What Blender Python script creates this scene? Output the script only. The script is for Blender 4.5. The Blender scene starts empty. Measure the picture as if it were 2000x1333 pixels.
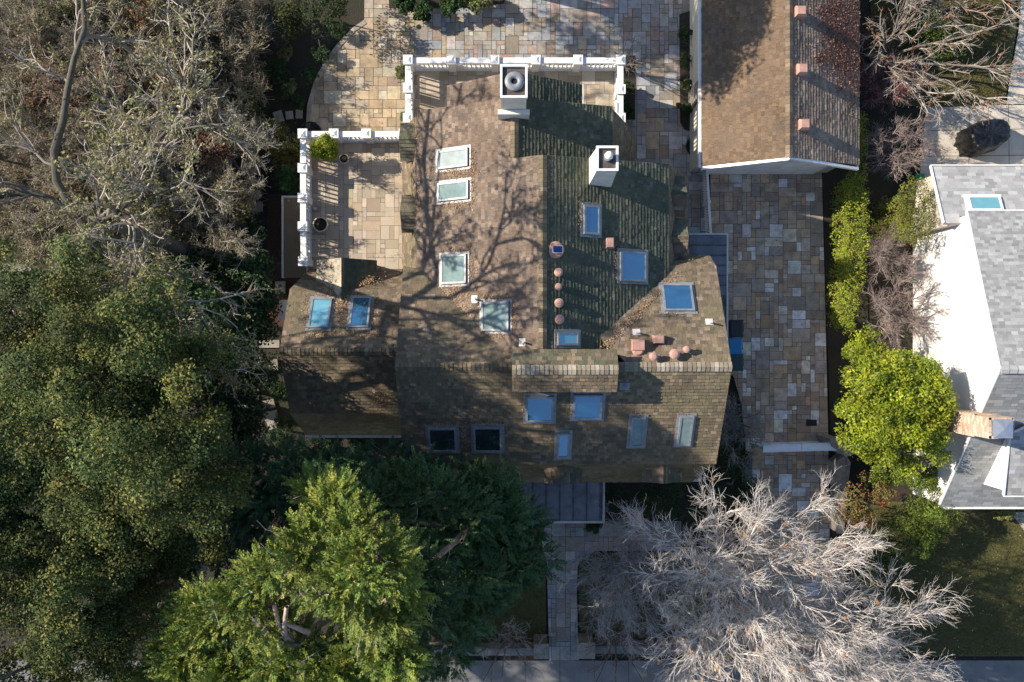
import bpy, math, random
import numpy as np
from mathutils import Vector, Matrix

SC = bpy.context.scene
COL = SC.collection
# ------------------------------------------------------------------ camera, sky, sun, exposure
CAM_H = 36.0
F = 28.0 / 36.0 * 2000.0            # focal length in photograph pixels
cam_d = bpy.data.cameras.new('camera'); cam = bpy.data.objects.new('camera', cam_d); COL.objects.link(cam)
cam.location = (0, 0, CAM_H); cam.rotation_euler = (0, 0, 0)
cam_d.sensor_width = 36.0; cam_d.lens = 28.0; cam_d.clip_end = 2000.0
SC.camera = cam
SUN_EL = math.radians(32.0)
SUN_AZ = math.radians(-74.5)        # clockwise from +Y
SUN = np.array([math.sin(SUN_AZ) * math.cos(SUN_EL), math.cos(SUN_AZ) * math.cos(SUN_EL), math.sin(SUN_EL)])
w = bpy.data.worlds.new('World'); SC.world = w; w.use_nodes = True
nt = w.node_tree; nt.nodes.clear()
sky = nt.nodes.new('ShaderNodeTexSky'); sky.sky_type = 'NISHITA'; sky.sun_disc = False
sky.sun_elevation = SUN_EL; sky.sun_rotation = SUN_AZ % (2 * math.pi)
sky.air_density = 1.0; sky.dust_density = 0.6; sky.ozone_density = 2.6
bg = nt.nodes.new('ShaderNodeBackground'); bg.inputs['Strength'].default_value = 0.115
wo = nt.nodes.new('ShaderNodeOutputWorld')
nt.links.new(sky.outputs[0], bg.inputs[0]); nt.links.new(bg.outputs[0], wo.inputs[0])
sl = bpy.data.lights.new('sun', 'SUN'); sl.energy = 5.0; sl.angle = math.radians(0.53); sl.color = (1.0, 0.90, 0.76)
so = bpy.data.objects.new('sun', sl); COL.objects.link(so)
so.rotation_euler = Vector(tuple(SUN)).to_track_quat('Z', 'Y').to_euler(); so.location = tuple(SUN * 60)
vs = SC.view_settings; vs.view_transform = 'Standard'; vs.look = 'None'; vs.gamma = 1.0; vs.use_curve_mapping = False
vs.exposure = 0.80
cy = SC.cycles
cy.max_bounces = 5; cy.diffuse_bounces = 3; cy.glossy_bounces = 3; cy.transmission_bounces = 3; cy.transparent_max_bounces = 4

# ------------------------------------------------------------------ helpers
def P(px, py, z=0.0):
    s = (CAM_H - z) / F
    return np.array([(px - 1000.0) * s, -(py - 666.5) * s, z])

def rng(seed): return np.random.default_rng(seed)

class MB:
    """collects faces of one mesh: vertices, faces, a colour per vertex"""
    def __init__(s): s.v = []; s.f = []; s.c = []
    def add(s, pts, faces, col=(1, 1, 1)):
        b = len(s.v)
        for p in pts: s.v.append((float(p[0]), float(p[1]), float(p[2]))); s.c.append(col)
        for f in faces: s.f.append(tuple(b + i for i in f))
    def poly(s, pts, col=(1, 1, 1)): s.add(pts, [tuple(range(len(pts)))], col)
    def prism(s, pts, z0, z1, col=(1, 1, 1)):
        n = len(pts)
        a = [(p[0], p[1], z0) for p in pts] + [(p[0], p[1], z1) for p in pts]
        ar = sum(pts[i][0] * pts[(i + 1) % n][1] - pts[(i + 1) % n][0] * pts[i][1] for i in range(n))
        fs = [tuple(range(n - 1, -1, -1)), tuple(range(n, 2 * n))] + [(i, (i + 1) % n, n + (i + 1) % n, n + i) for i in range(n)]
        if ar < 0: fs = [tuple(reversed(f)) for f in fs]
        s.add(a, fs, col)
    def box(s, x0, x1, y0, y1, z0, z1, col=(1, 1, 1)): s.prism([(x0, y0), (x1, y0), (x1, y1), (x0, y1)], z0, z1, col)
    def frustum(s, lo, hi, z0, z1, col=(1, 1, 1)):
        a = [(lo[i][0], lo[i][1], z0) for i in range(4)] + [(hi[i][0], hi[i][1], z1) for i in range(4)]
        s.add(a, [(3, 2, 1, 0), (4, 5, 6, 7)] + [(i, (i + 1) % 4, 4 + (i + 1) % 4, 4 + i) for i in range(4)], col)
    def obox(s, o, u, v, n, w, h, d0, d1, col=(1, 1, 1)):
        """box centred on o in the frame u, v, n"""
        a = []
        for d in (d0, d1):
            for (i, j) in ((-1, -1), (1, -1), (1, 1), (-1, 1)): a.append(o + u * (i * w / 2) + v * (j * h / 2) + n * d)
        s.add(a, [(3, 2, 1, 0), (4, 5, 6, 7)] + [(i, (i + 1) % 4, 4 + (i + 1) % 4, 4 + i) for i in range(4)], col)
    def lathe(s, o, prof, n=20, ax=(0, 0, 1), col=(1, 1, 1), cap=True):
        ax = np.array(ax, float); ax /= np.linalg.norm(ax)
        t = np.array([1.0, 0, 0]) if abs(ax[0]) < .9 else np.array([0, 1.0, 0])
        u = np.cross(ax, t); u /= np.linalg.norm(u); v = np.cross(ax, u)
        pts = []; fs = []
        for r, h in prof:
            for k in range(n):
                a = 2 * math.pi * k / n
                pts.append(np.array(o) + u * (r * math.cos(a)) + v * (r * math.sin(a)) + ax * h)
        for i in range(len(prof) - 1):
            for k in range(n): fs.append((i * n + k, i * n + (k + 1) % n, (i + 1) * n + (k + 1) % n, (i + 1) * n + k))
        if cap: fs.append(tuple(range(n - 1, -1, -1))); fs.append(tuple((len(prof) - 1) * n + k for k in range(n)))
        s.add(pts, fs, col)
    def tube(s, pts, rad, n=6, col=(1, 1, 1)):
        pts = [np.array(p, float) for p in pts]; m = len(pts); P_ = []; fs = []
        u = None
        for i, p in enumerate(pts):
            d = pts[min(i + 1, m - 1)] - pts[max(i - 1, 0)]; d /= (np.linalg.norm(d) + 1e-9)
            if u is None:
                t = np.array([0, 0, 1.0]) if abs(d[2]) < .9 else np.array([1.0, 0, 0]); u = np.cross(d, t)
            u = u - d * np.dot(u, d); u /= (np.linalg.norm(u) + 1e-9); v = np.cross(d, u)
            r = rad[i] if hasattr(rad, '__len__') else rad
            for k in range(n):
                a = 2 * math.pi * k / n; P_.append(p + u * (r * math.cos(a)) + v * (r * math.sin(a)))
        for i in range(m - 1):
            for k in range(n): fs.append((i * n + k, i * n + (k + 1) % n, (i + 1) * n + (k + 1) % n, (i + 1) * n + k))
        fs.append(tuple(range(n - 1, -1, -1))); fs.append(tuple((m - 1) * n + k for k in range(n)))
        s.add(P_, fs, col)

def root_loc(o):
    while o.parent is not None: o = o.parent
    return np.array(o.location)

def link_mesh(name, me, mat, parent=None, smooth=False):
    o = bpy.data.objects.new(name, me); COL.objects.link(o)
    me.materials.append(mat)
    if parent is not None: o.parent = parent
    if smooth: me.polygons.foreach_set('use_smooth', [True] * len(me.polygons))
    return o

def np_mesh(name, V, Fc, C=None, k=4):
    """V (n,3), Fc (m,k), C (n,3)"""
    me = bpy.data.meshes.new(name); n = len(V); m = len(Fc)
    me.vertices.add(n); me.vertices.foreach_set('co', np.asarray(V, np.float32).ravel())
    me.loops.add(m * k); me.loops.foreach_set('vertex_index', np.asarray(Fc, np.int32).ravel())
    me.polygons.add(m); me.polygons.foreach_set('loop_start', np.arange(0, m * k, k, dtype=np.int32))
    me.update(calc_edges=True)
    if C is not None:
        a = me.color_attributes.new('Col', 'FLOAT_COLOR', 'POINT')
        cc = np.ones((n, 4), np.float32); cc[:, :3] = C; a.data.foreach_set('color', cc.ravel())
    return me

def build(name, mb, mat, parent=None, loc=None, smooth=False):
    L = root_loc(parent) if parent is not None else (np.array(loc) if loc is not None else np.zeros(3))
    V = np.array(mb.v) - L
    me = bpy.data.meshes.new(name); me.from_pydata([tuple(p) for p in V], [], mb.f)
    a = me.color_attributes.new('Col', 'FLOAT_COLOR', 'POINT')
    cc = np.ones((len(V), 4), np.float32); cc[:, :3] = np.array(mb.c); a.data.foreach_set('color', cc.ravel())
    me.update()
    o = link_mesh(name, me, mat, parent, smooth)
    if parent is None: o.location = tuple(L)
    return o

def tag(o, label=None, cat=None, group=None, kind=None):
    if label: o['label'] = label
    if cat: o['category'] = cat
    if group: o['group'] = group
    if kind: o['kind'] = kind
    return o

def thing(name, loc, label, cat, group=None):
    o = bpy.data.objects.new(name, None); COL.objects.link(o); o.location = tuple(float(a) for a in loc)
    o.empty_display_size = .3
    return tag(o, label, cat, group)

# ------------------------------------------------------------------ materials
def new_mat(name):
    m = bpy.data.materials.new(name); m.use_nodes = True
    n = m.node_tree.nodes; return m, n, m.node_tree.links, n['Principled BSDF']

def plain(name, col, rough=.6, var=.25, scale=3.0, bump=0.0, bscale=40., metal=0.0, col2=None, spec=.5):
    m, n, l, b = new_mat(name)
    geo = n.new('ShaderNodeNewGeometry')
    tx = n.new('ShaderNodeTexNoise'); tx.inputs['Scale'].default_value = scale; tx.inputs['Detail'].default_value = 7; tx.inputs['Roughness'].default_value = .65
    l.new(geo.outputs['Position'], tx.inputs['Vector'])
    mr = n.new('ShaderNodeMapRange'); mr.inputs[1].default_value = .3; mr.inputs[2].default_value = .7
    l.new(tx.outputs['Fac'], mr.inputs[0])
    mx = n.new('ShaderNodeMix'); mx.data_type = 'RGBA'
    c2 = col2 if col2 else tuple(c * (1 - var) for c in col); c1 = col if col2 else tuple(min(1, c * (1 + var * .5)) for c in col)
    mx.inputs[6].default_value = (*c1, 1); mx.inputs[7].default_value = (*c2, 1)
    l.new(mr.outputs[0], mx.inputs[0]); l.new(mx.outputs[2], b.inputs['Base Color'])
    b.inputs['Roughness'].default_value = rough; b.inputs['Metallic'].default_value = metal; b.inputs['Specular IOR Level'].default_value = spec
    if bump:
        t2 = n.new('ShaderNodeTexNoise'); t2.inputs['Scale'].default_value = bscale; t2.inputs['Detail'].default_value = 4
        l.new(geo.outputs['Position'], t2.inputs['Vector'])
        bp = n.new('ShaderNodeBump'); bp.inputs['Strength'].default_value = bump; bp.inputs['Distance'].default_value = .05
        l.new(t2.outputs['Fac'], bp.inputs['Height']); l.new(bp.outputs[0], b.inputs['Normal'])
    return m

def vcol(name, rough=.8, stain=(.1, .09, .07), amt=.5, scale=1.2, stain2=None, amt2=0., scale2=.5, fine=.35, bump=.25, spec=.3):
    """colour from the mesh's own Col attribute with stains and grain"""
    m, n, l, b = new_mat(name)
    at = n.new('ShaderNodeAttribute'); at.attribute_name = 'Col'
    geo = n.new('ShaderNodeNewGeometry')
    def noise(s, d=6, r=.65):
        t = n.new('ShaderNodeTexNoise'); t.inputs['Scale'].default_value = s; t.inputs['Detail'].default_value = d; t.inputs['Roughness'].default_value = r
        l.new(geo.outputs['Position'], t.inputs['Vector']); return t.outputs['Fac']
    def rg(f, a, b_, lo, hi):
        q = n.new('ShaderNodeMapRange'); q.inputs[1].default_value = a; q.inputs[2].default_value = b_; q.inputs[3].default_value = lo; q.inputs[4].default_value = hi
        l.new(f, q.inputs[0]); return q.outputs[0]
    col = at.outputs['Color']
    def mix(fac, c, blend='MIX'):
        x = n.new('ShaderNodeMix'); x.data_type = 'RGBA'; x.blend_type = blend
        l.new(fac, x.inputs[0]); l.new(col, x.inputs[6])
        if isinstance(c, tuple): x.inputs[7].default_value = (*c, 1)
        else: l.new(c, x.inputs[7])
        return x.outputs[2]
    if amt: col = mix(rg(noise(scale), .42, .68, 0, amt), stain)
    if amt2: col = mix(rg(noise(scale2), .45, .65, 0, amt2), stain2)
    if fine:
        f = noise(28, 5, .8); g = rg(f, .3, .7, 1 - fine, 1 + fine)
        cb = n.new('ShaderNodeCombineColor')
        for i in range(3): l.new(g, cb.inputs[i])
        x = n.new('ShaderNodeMix'); x.data_type = 'RGBA'; x.blend_type = 'MULTIPLY'; x.inputs[0].default_value = 1.0
        l.new(col, x.inputs[6]); l.new(cb.outputs[0], x.inputs[7]); col = x.outputs[2]
        if bump:
            bp = n.new('ShaderNodeBump'); bp.inputs['Strength'].default_value = bump; bp.inputs['Distance'].default_value = .03
            l.new(f, bp.inputs['Height']); l.new(bp.outputs[0], b.inputs['Normal'])
    l.new(col, b.inputs['Base Color'])
    b.inputs['Roughness'].default_value = rough; b.inputs['Specular IOR Level'].default_value = spec
    return m

def leaf_mat(name, rough=.45, transl=.3, spec=.35):
    m, n, l, b = new_mat(name)
    at = n.new('ShaderNodeAttribute'); at.attribute_name = 'Col'
    l.new(at.outputs['Color'], b.inputs['Base Color'])
    b.inputs['Roughness'].default_value = rough; b.inputs['Specular IOR Level'].default_value = spec
    tr = n.new('ShaderNodeBsdfTranslucent'); l.new(at.outputs['Color'], tr.inputs['Color'])
    mx = n.new('ShaderNodeMixShader'); mx.inputs[0].default_value = transl
    l.new(b.outputs[0], mx.inputs[1]); l.new(tr.outputs[0], mx.inputs[2])
    l.new(mx.outputs[0], n['Material Output'].inputs['Surface'])
    return m

def glass_mat(name, deep, refl=.5, milky=None, milk=0.):
    m, n, l, b = new_mat(name)
    b.inputs['Base Color'].default_value = (*deep, 1); b.inputs['Roughness'].default_value = .25
    if milky:
        b.inputs['Specular IOR Level'].default_value = .05; b.inputs['Roughness'].default_value = .6
        geo = n.new('ShaderNodeNewGeometry'); t = n.new('ShaderNodeTexNoise'); t.inputs['Scale'].default_value = 3.5; t.inputs['Detail'].default_value = 5
        l.new(geo.outputs['Position'], t.inputs['Vector'])
        q = n.new('ShaderNodeMapRange'); q.inputs[1].default_value = .35; q.inputs[2].default_value = .65; q.inputs[3].default_value = milk * .6; q.inputs[4].default_value = milk
        l.new(t.outputs['Fac'], q.inputs[0])
        x = n.new('ShaderNodeMix'); x.data_type = 'RGBA'; x.inputs[6].default_value = (*deep, 1); x.inputs[7].default_value = (*milky, 1)
        l.new(q.outputs[0], x.inputs[0]); l.new(x.outputs[2], b.inputs['Base Color'])
    g = n.new('ShaderNodeBsdfGlossy'); g.inputs['Roughness'].default_value = .03; g.inputs['Color'].default_value = (.5, .78, 1, 1)
    mx = n.new('ShaderNodeMixShader'); mx.inputs[0].default_value = refl
    l.new(b.outputs[0], mx.inputs[1]); l.new(g.outputs[0], mx.inputs[2]); l.new(mx.outputs[0], n['Material Output'].inputs['Surface'])
    return m

MAT = dict(
    shingle=vcol('weathered_cedar_shingle', .85, (.10, .08, .068), .7, 1.1, (.19, .135, .095), .5, .45, .4, .3, .15),
    olive_shingle=vcol('lichened_cedar_shingle', .85, (.09, .075, .055), .75, .9, (.17, .15, .085), .5, .5, .4, .3, .15),
    mossy_shaded=vcol('mossy_shaded_cedar_shingle', .85, (.045, .065, .05), .8, .9, (.13, .125, .08), .45, .5, .4, .3, .12),  # moss stains cooled and darkened, so slope shade is part of the colour
    asphalt=vcol('grey_asphalt_shingle', .85, (.22, .22, .22), .3, .8, None, 0, 1, .15, .1),
    stone=vcol('flagstone', .62, (.10, .085, .07), .55, 2.6, (.34, .27, .17), .3, .7, .3, .15),
    deckstone=vcol('terrace_limestone', .65, (.30, .21, .12), .35, 2.0, None, 0, 1, .2, .1),
    grout=plain('grout', (.07, .06, .05), .9, .4, 4),
    soil=plain('soil', (.035, .026, .018), .95, .5, 1.5, .6, 14, col2=(.018, .02, .010)),
    mulch=plain('bark_mulch', (.085, .034, .02), .95, .5, 9, .7, 25, col2=(.035, .017, .011)),
    lawn=plain('lawn', (.075, .085, .022), .95, .5, 2.2, .8, 40, col2=(.10, .075, .03)),
    concrete=plain('concrete', (.50, .45, .38), .8, .25, 1.2, .15, 30),
    pavement=plain('pavement_concrete', (.16, .158, .155), .8, .3, 1.0, .15, 30),
    stucco=plain('cream_stucco', (.50, .46, .38), .85, .15, 2, .1, 60),
    white_wall=plain('white_stucco', (.86, .84, .82), .85, .05, 1, .05, 60),
    white=plain('white_paint', (.78, .77, .75), .5, .08, 4),
    trim=plain('white_trim', (.70, .69, .66), .45, .12, 5),
    dark=plain('dark_void', (.012, .012, .014), .8),
    lead=plain('grey_lead_frame', (.22, .235, .25), .45, .3, 6, spec=.5),
    metal=vcol('dark_standing_seam_metal', .45, (.05, .05, .06), .6, 1.8, (.2, .21, .23), .4, 3, .15, .1, .5),
    gutter=plain('pale_gutter', (.55, .53, .5), .5, .2, 4),
    terracotta=plain('dusty_terracotta_paint', (.42, .24, .19), .6, .25, 6),
    chim=plain('white_chimney_render', (.74, .70, .62), .85, .15, 2.5, .15, 40),
    chimdark=plain('sooty_crown', (.09, .075, .07), .9, .4, 4),
    steel=plain('galvanised_steel', (.42, .46, .52), .35, .2, 5, metal=.6),
    timber=plain('weathered_timber', (.20, .18, .155), .85, .4, 5, .4, 20),
    brick=vcol('red_brick', .85, (.30, .18, .12), .4, 2, None, 0, 1, .3, .3),
    bark=vcol('bark', .9, (.05, .045, .035), .5, 3, None, 0, 1, .4, .6),
    twig=vcol('twig_bark', .85, (.1, .09, .08), 0, 1, None, 0, 1, 0, 0),
    leaf=leaf_mat('leaf', .6, .25, .12), glossleaf=leaf_mat('glossy_leaf', .45, .25, .2), dryleaf=leaf_mat('dry_leaf', .7, .25, .2),
    needle=leaf_mat('conifer_needle', .55, .14, .3),
    sky_reflect_glass=glass_mat('sky_reflect_skylight_glass', (.012, .068, .135), .3),  # sky reflection put into the blue base colour
    dark_glass=glass_mat('dark_skylight_glass', (.014, .028, .034), .2),
    frosted_glare=glass_mat('frosted_glare_skylight_glass', (.16, .2, .2), .05, (.33, .37, .36), .95),  # frosted white, with sun glare put into the milky colour
    aqua=glass_mat('aqua_skylight_glass', (.10, .32, .36), .3, (.2, .42, .44), .8),
    grey_glass=glass_mat('grey_skylight_glass', (.08, .13, .14), .05, (.20, .27, .26), .85),
    solar=plain('solar_cell', (.01, .04, .16), .2, .2, 20, spec=.8),
    black_cover=plain('black_vinyl_cover', (.005, .005, .006), .36, .2, 5, .8, 9, spec=.6),
    bin_black=plain('black_bin_plastic', (.018, .022, .028), .45, .2, 5), bin_blue=plain('blue_bin_plastic', (.015, .19, .42), .4, .15, 5), bin_green=plain('dark_green_bin_plastic', (.02, .05, .055), .45, .2, 5),
    pot=plain('cream_pot', (.50, .44, .36), .7, .2, 6), gatewhite=plain('white_gate_paint', (.72, .74, .76), .5, .1, 3),
    stonewall=plain('rubble_stone', (.27, .24, .20), .9, .5, 3.5, .5, 12), green_plastic=plain('green_plastic', (.01, .28, .08), .4),
    iron=plain('black_iron', (.015, .015, .016), .5),
)
# ------------------------------------------------------------------ geometry tools
def clip(poly, a, c):
    """keep the part of a 2-D polygon where a.p <= c"""
    out = []; n = len(poly)
    for i in range(n):
        p = poly[i]; q = poly[(i + 1) % n]
        dp = a[0] * p[0] + a[1] * p[1] - c; dq = a[0] * q[0] + a[1] * q[1] - c
        if dp <= 0: out.append(p)
        if (dp < 0 < dq) or (dq < 0 < dp):
            t = dp / (dp - dq); out.append((p[0] + (q[0] - p[0]) * t, p[1] + (q[1] - p[1]) * t))
    return out

def area(poly):
    n = len(poly)
    return .5 * sum(poly[i][0] * poly[(i + 1) % n][1] - poly[(i + 1) % n][0] * poly[i][1] for i in range(n))

class Plane:
    def __init__(s, pts):
        pts = [np.array(p, float) for p in pts]; n = np.zeros(3)
        for i in range(len(pts)):
            a = pts[i]; b = pts[(i + 1) % len(pts)]; n += np.cross(a, b)
        n /= np.linalg.norm(n)
        if n[2] < 0: n = -n; pts = pts[::-1]
        s.pts = pts; s.n = n; s.o = sum(pts) / len(pts)
        v = np.array([0, 0, 1.0]) - n * n[2]; s.v = v / np.linalg.norm(v); s.u = np.cross(s.v, n)
    def uv(s, p): d = np.array(p) - s.o; return (float(d @ s.u), float(d @ s.v))
    def at(s, u, v, w=0.): return s.o + s.u * u + s.v * v + s.n * w
    def hit(s, px, py):
        c = np.array([0, 0, CAM_H]); d = P(px, py, 0) - c
        t = ((s.o - c) @ s.n) / (d @ s.n); return c + d * t

CEDAR = [(.20, .15, .112), (.24, .182, .14), (.172, .13, .10), (.27, .212, .168), (.145, .115, .096), (.218, .156, .112)]
MOSS_SHADE = [(.105, .105, .075), (.125, .12, .085), (.085, .088, .062), (.14, .135, .10), (.095, .105, .068)]  # moss tones with shade put into them
OLIVE = [(.175, .132, .088), (.21, .16, .105), (.14, .11, .076), (.24, .185, .128), (.155, .115, .078), (.12, .10, .075)]
CAPS = [(.24, .21, .16), (.28, .25, .2), (.2, .17, .12), (.32, .28, .23)]
GREY = [(.27, .27, .265), (.31, .31, .305), (.24, .243, .245), (.29, .292, .29), (.345, .345, .34)]

def roof(name, parent, pts, mat, pal, course=.145, butt=.03, wid=(.11, .24), thick=.13, seed=0, gap=.006):
    """one roof slope laid in courses of separate shingles: every shingle tilts up to its thick butt end"""
    pl = pts if isinstance(pts, Plane) else Plane(pts)
    r = random.Random(seed * 77 + 5); poly = [pl.uv(p) for p in pl.pts]
    if area(poly) < 0: poly = poly[::-1]
    vs_ = [p[1] for p in poly]; v = min(vs_); vmax = max(vs_); mb = MB(); k = 0
    while v < vmax - 1e-4:
        c = course * (1 + r.uniform(-.04, .04)); st = clip(clip(poly, (0, -1), -v), (0, 1), v + c)
        if len(st) >= 3:
            u = min(p[0] for p in st) - r.uniform(0, wid[1]); ue = max(p[0] for p in st); rowt = r.uniform(.85, 1.15)
            while u < ue:
                wd = r.uniform(*wid); cell = clip(clip(st, (-1, 0), -(u + gap / 2)), (1, 0), u + wd - gap / 2)
                if len(cell) >= 3 and abs(area(cell)) > 1e-5:
                    b = butt * rowt * r.uniform(.75, 1.3); drop = r.uniform(0, .012) if r.random() < .4 else 0
                    col = r.choice(pal); q = r.uniform(.8, 1.2); col = tuple(x * q for x in col)
                    pv = []
                    for (cu, cv) in cell:
                        t = (v + c - cv) / c; lo = drop if cv < v + 1e-4 else 0
                        pv.append(pl.at(cu, cv - lo, .004 + b * t))
                    mb.poly(pv, col)
                    low = [p for p in cell if p[1] < v + 1e-4]
                    if len(low) >= 2:
                        a0 = min(p[0] for p in low); a1 = max(p[0] for p in low)
                        mb.poly([pl.at(a0, v - drop, -.01), pl.at(a1, v - drop, -.01), pl.at(a1, v - drop, .004 + b), pl.at(a0, v - drop, .004 + b)], tuple(x * .8 for x in col))
                u += wd
        v += c; k += 1
    n = len(poly); top = [pl.at(a, b_, -.004) for a, b_ in poly]; bot = [pl.at(a, b_, -thick) for a, b_ in poly]; dk = tuple(x * .45 for x in pal[0])
    mb.poly(top, dk); mb.poly(bot[::-1], dk)
    for i in range(n): mb.poly([bot[i], bot[(i + 1) % n], top[(i + 1) % n], top[i]], pal[1])
    o = build(name, mb, mat, parent); return pl

def ridge_caps(name, parent, a, b, mat, pal, seed=0, w_=.15, step=.16, drop=.5):
    a = np.array(a, float); b = np.array(b, float); d = b - a; L = np.linalg.norm(d); d /= L
    s = np.cross(d, [0, 0, 1.0]); s /= np.linalg.norm(s); up = np.cross(s, d); r = random.Random(seed); mb = MB(); x = 0
    while x < L:
        e = min(L, x + step * .93); q = r.uniform(.8, 1.35); c = tuple(y * q for y in r.choice(pal)); h = .045 + r.uniform(0, .012)
        for sg in (-1, 1):
            p0 = a + d * x + up * h; p1 = a + d * e + up * (h + .02); o_ = s * sg * w_ - up * (w_ * drop)
            f = [p0, p1, p1 + o_, p0 + o_]; g = [p - up * .03 for p in f]
            mb.add(f + g, [(0, 1, 2, 3) if sg < 0 else (3, 2, 1, 0), (1, 2, 6, 5), (2, 3, 7, 6), (3, 0, 4, 7)], c)
        x += step
    build(name, mb, mat, parent)

SIZES = [((2, 2), 5), ((3, 2), 6), ((2, 3), 5), ((1, 1), 2), ((2, 1), 4), ((1, 2), 3), ((3, 3), 4), ((4, 3), 2), ((3, 1), 1), ((4, 2), 2), ((1, 3), 1), ((3, 4), 1)]
def paving(name, region, z, pal, cell=.235, seed=1, mat='stone', gapw=.02, parent=None, zone=None):
    """random-course flagstones clipped to a region; each stone its own slab face with its own colour and height"""
    r = random.Random(seed); reg = [(float(p[0]), float(p[1])) for p in region]
    if area(reg) < 0: reg = reg[::-1]
    x0 = min(p[0] for p in reg); x1 = max(p[0] for p in reg); y0 = min(p[1] for p in reg); y1 = max(p[1] for p in reg)
    nx = int((x1 - x0) / cell) + 2; ny = int((y1 - y0) / cell) + 2; occ = np.zeros((nx + 5, ny + 5), bool)
    sz = [s for s, w_ in SIZES for _ in range(w_)]; mb = MB()
    for j in range(ny):
        for i in range(nx):
            if occ[i, j]: continue
            for t in range(9):
                a, b = r.choice(sz) if t < 8 else (1, 1)
                if not occ[i:i + a, j:j + b].any(): break
            occ[i:i + a, j:j + b] = True
            ax = x0 + i * cell + gapw / 2 + r.uniform(-.006, .006); bx = x0 + (i + a) * cell - gapw / 2; ay = y0 + j * cell + gapw / 2 + r.uniform(-.006, .006); by = y0 + (j + b) * cell - gapw / 2
            q = clip(clip(clip(clip(reg, (-1, 0), -ax), (1, 0), bx), (0, -1), -ay), (0, 1), by)
            if len(q) < 3 or abs(area(q)) < .002: continue
            p_ = zone((ax + bx) / 2, (ay + by) / 2, r) if zone else pal
            c = r.choice(p_); f = r.uniform(.78, 1.22); c = tuple(min(.8, x * f * r.uniform(.97, 1.03)) for x in c); h = z + r.uniform(0, .007)
            n = len(q); tx, ty = r.uniform(-.004, .004), r.uniform(-.004, .004); mx_, my_ = (ax + bx) / 2, (ay + by) / 2
            mb.add([(p[0], p[1], z - .03) for p in q] + [(p[0], p[1], h + tx * (p[0] - mx_) + ty * (p[1] - my_)) for p in q],
                   [tuple(range(n, 2 * n))] + [(k, (k + 1) % n, n + (k + 1) % n, n + k) for k in range(n)], c)
    mb.poly([(p[0], p[1], z - .012) for p in reg], (.05, .045, .038))
    o = build(name, mb, MAT[mat], parent)
    if parent is None: o['kind'] = 'structure'
    return o

def sheet(name, pts, z, mat, thick=.05):
    mb = MB(); mb.prism([(p[0], p[1]) for p in pts], z - thick, z); o = build(name, mb, MAT[mat]); o['kind'] = 'structure'; return o

def PP(lst, z): return [P(a, b, z) for a, b in lst]

# ------------------------------------------------------------------ the setting: ground, paving, lawns
mb = MB(); mb.poly([(-400, -400, -.05), (400, -400, -.05), (400, 400, -.05), (-400, 400, -.05)])
build('ground', mb, MAT['soil'])['kind'] = 'structure'
TAN = [(.42, .33, .22), (.46, .38, .28), (.36, .28, .18), (.50, .44, .34), (.40, .30, .19), (.33, .28, .22), (.45, .36, .24)]
SHADED_STONE = [(.27, .29, .32), (.31, .32, .33), (.23, .25, .28), (.35, .35, .34), (.29, .26, .23), (.38, .36, .33), (.33, .24, .2), (.24, .21, .18), (.30, .29, .27), (.42, .41, .39), (.36, .29, .2)]
def plaza_zone(x, y, r):  # blue-grey of the shade is put into the stone colours towards the right
    t = (x + 5.8) / 3.2
    return SHADED_STONE if r.random() < t else TAN
DRIVE = [(0.78, 0.76, 0.72), (0.78, 0.699, 0.571), (0.703, 0.595, 0.475), (0.576, 0.401, 0.258), (0.431, 0.319, 0.225), (0.495, 0.371, 0.265), (0.399, 0.312, 0.238), (0.544, 0.417, 0.292), (0.463, 0.394, 0.327), (0.375, 0.305, 0.252), (0.48, 0.335, 0.217), (0.431, 0.319, 0.225), (0.495, 0.371, 0.265), (0.416, 0.357, 0.3), (0.399, 0.312, 0.238), (0.78, 0.76, 0.72), (0.529, 0.342, 0.19), (0.48, 0.401, 0.334), (0.384, 0.328, 0.279), (0.463, 0.365, 0.273)]
PATHP = [(.28, .29, .30), (.33, .32, .31), (.24, .24, .25), (.30, .26, .23), (.38, .37, .36), (.27, .23, .22)]
plaza = [(712, -120), (712, 40), (690, 55), (660, 86), (635, 120), (614, 160), (601, 205), (597, 262), (640, 300), (1100, 300), (1150, 470), (1383, 470), (1383, 326), (1349, 326), (1349, -120)]
paving('patio_paving', PP(plaza, 0), .045, SHADED_STONE, seed=4, zone=plaza_zone, cell=.205)
drive = [(1387, 328), (1604, 328), (1611, 600), (1617, 864), (1622, 1262), (1452, 1262), (1456, 870), (1448, 790), (1432, 735), (1387, 700)]
paving('driveway_paving', PP(drive, 0), .045, DRIVE, seed=11, cell=.205)
path = [(1066, 1018), (1330, 1018), (1330, 1076), (1165, 1076), (1140, 1084), (1128, 1106), (1126, 1150), (1130, 1290), (1073, 1290), (1068, 1100), (1058, 1060)]
paving('front_path_paving', PP(path, 0), .045, PATHP, seed=3, cell=.215)
wl = [(480, 660), (560, 660), (560, 700), (530, 835), (505, 835), (500, 700)]
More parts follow.
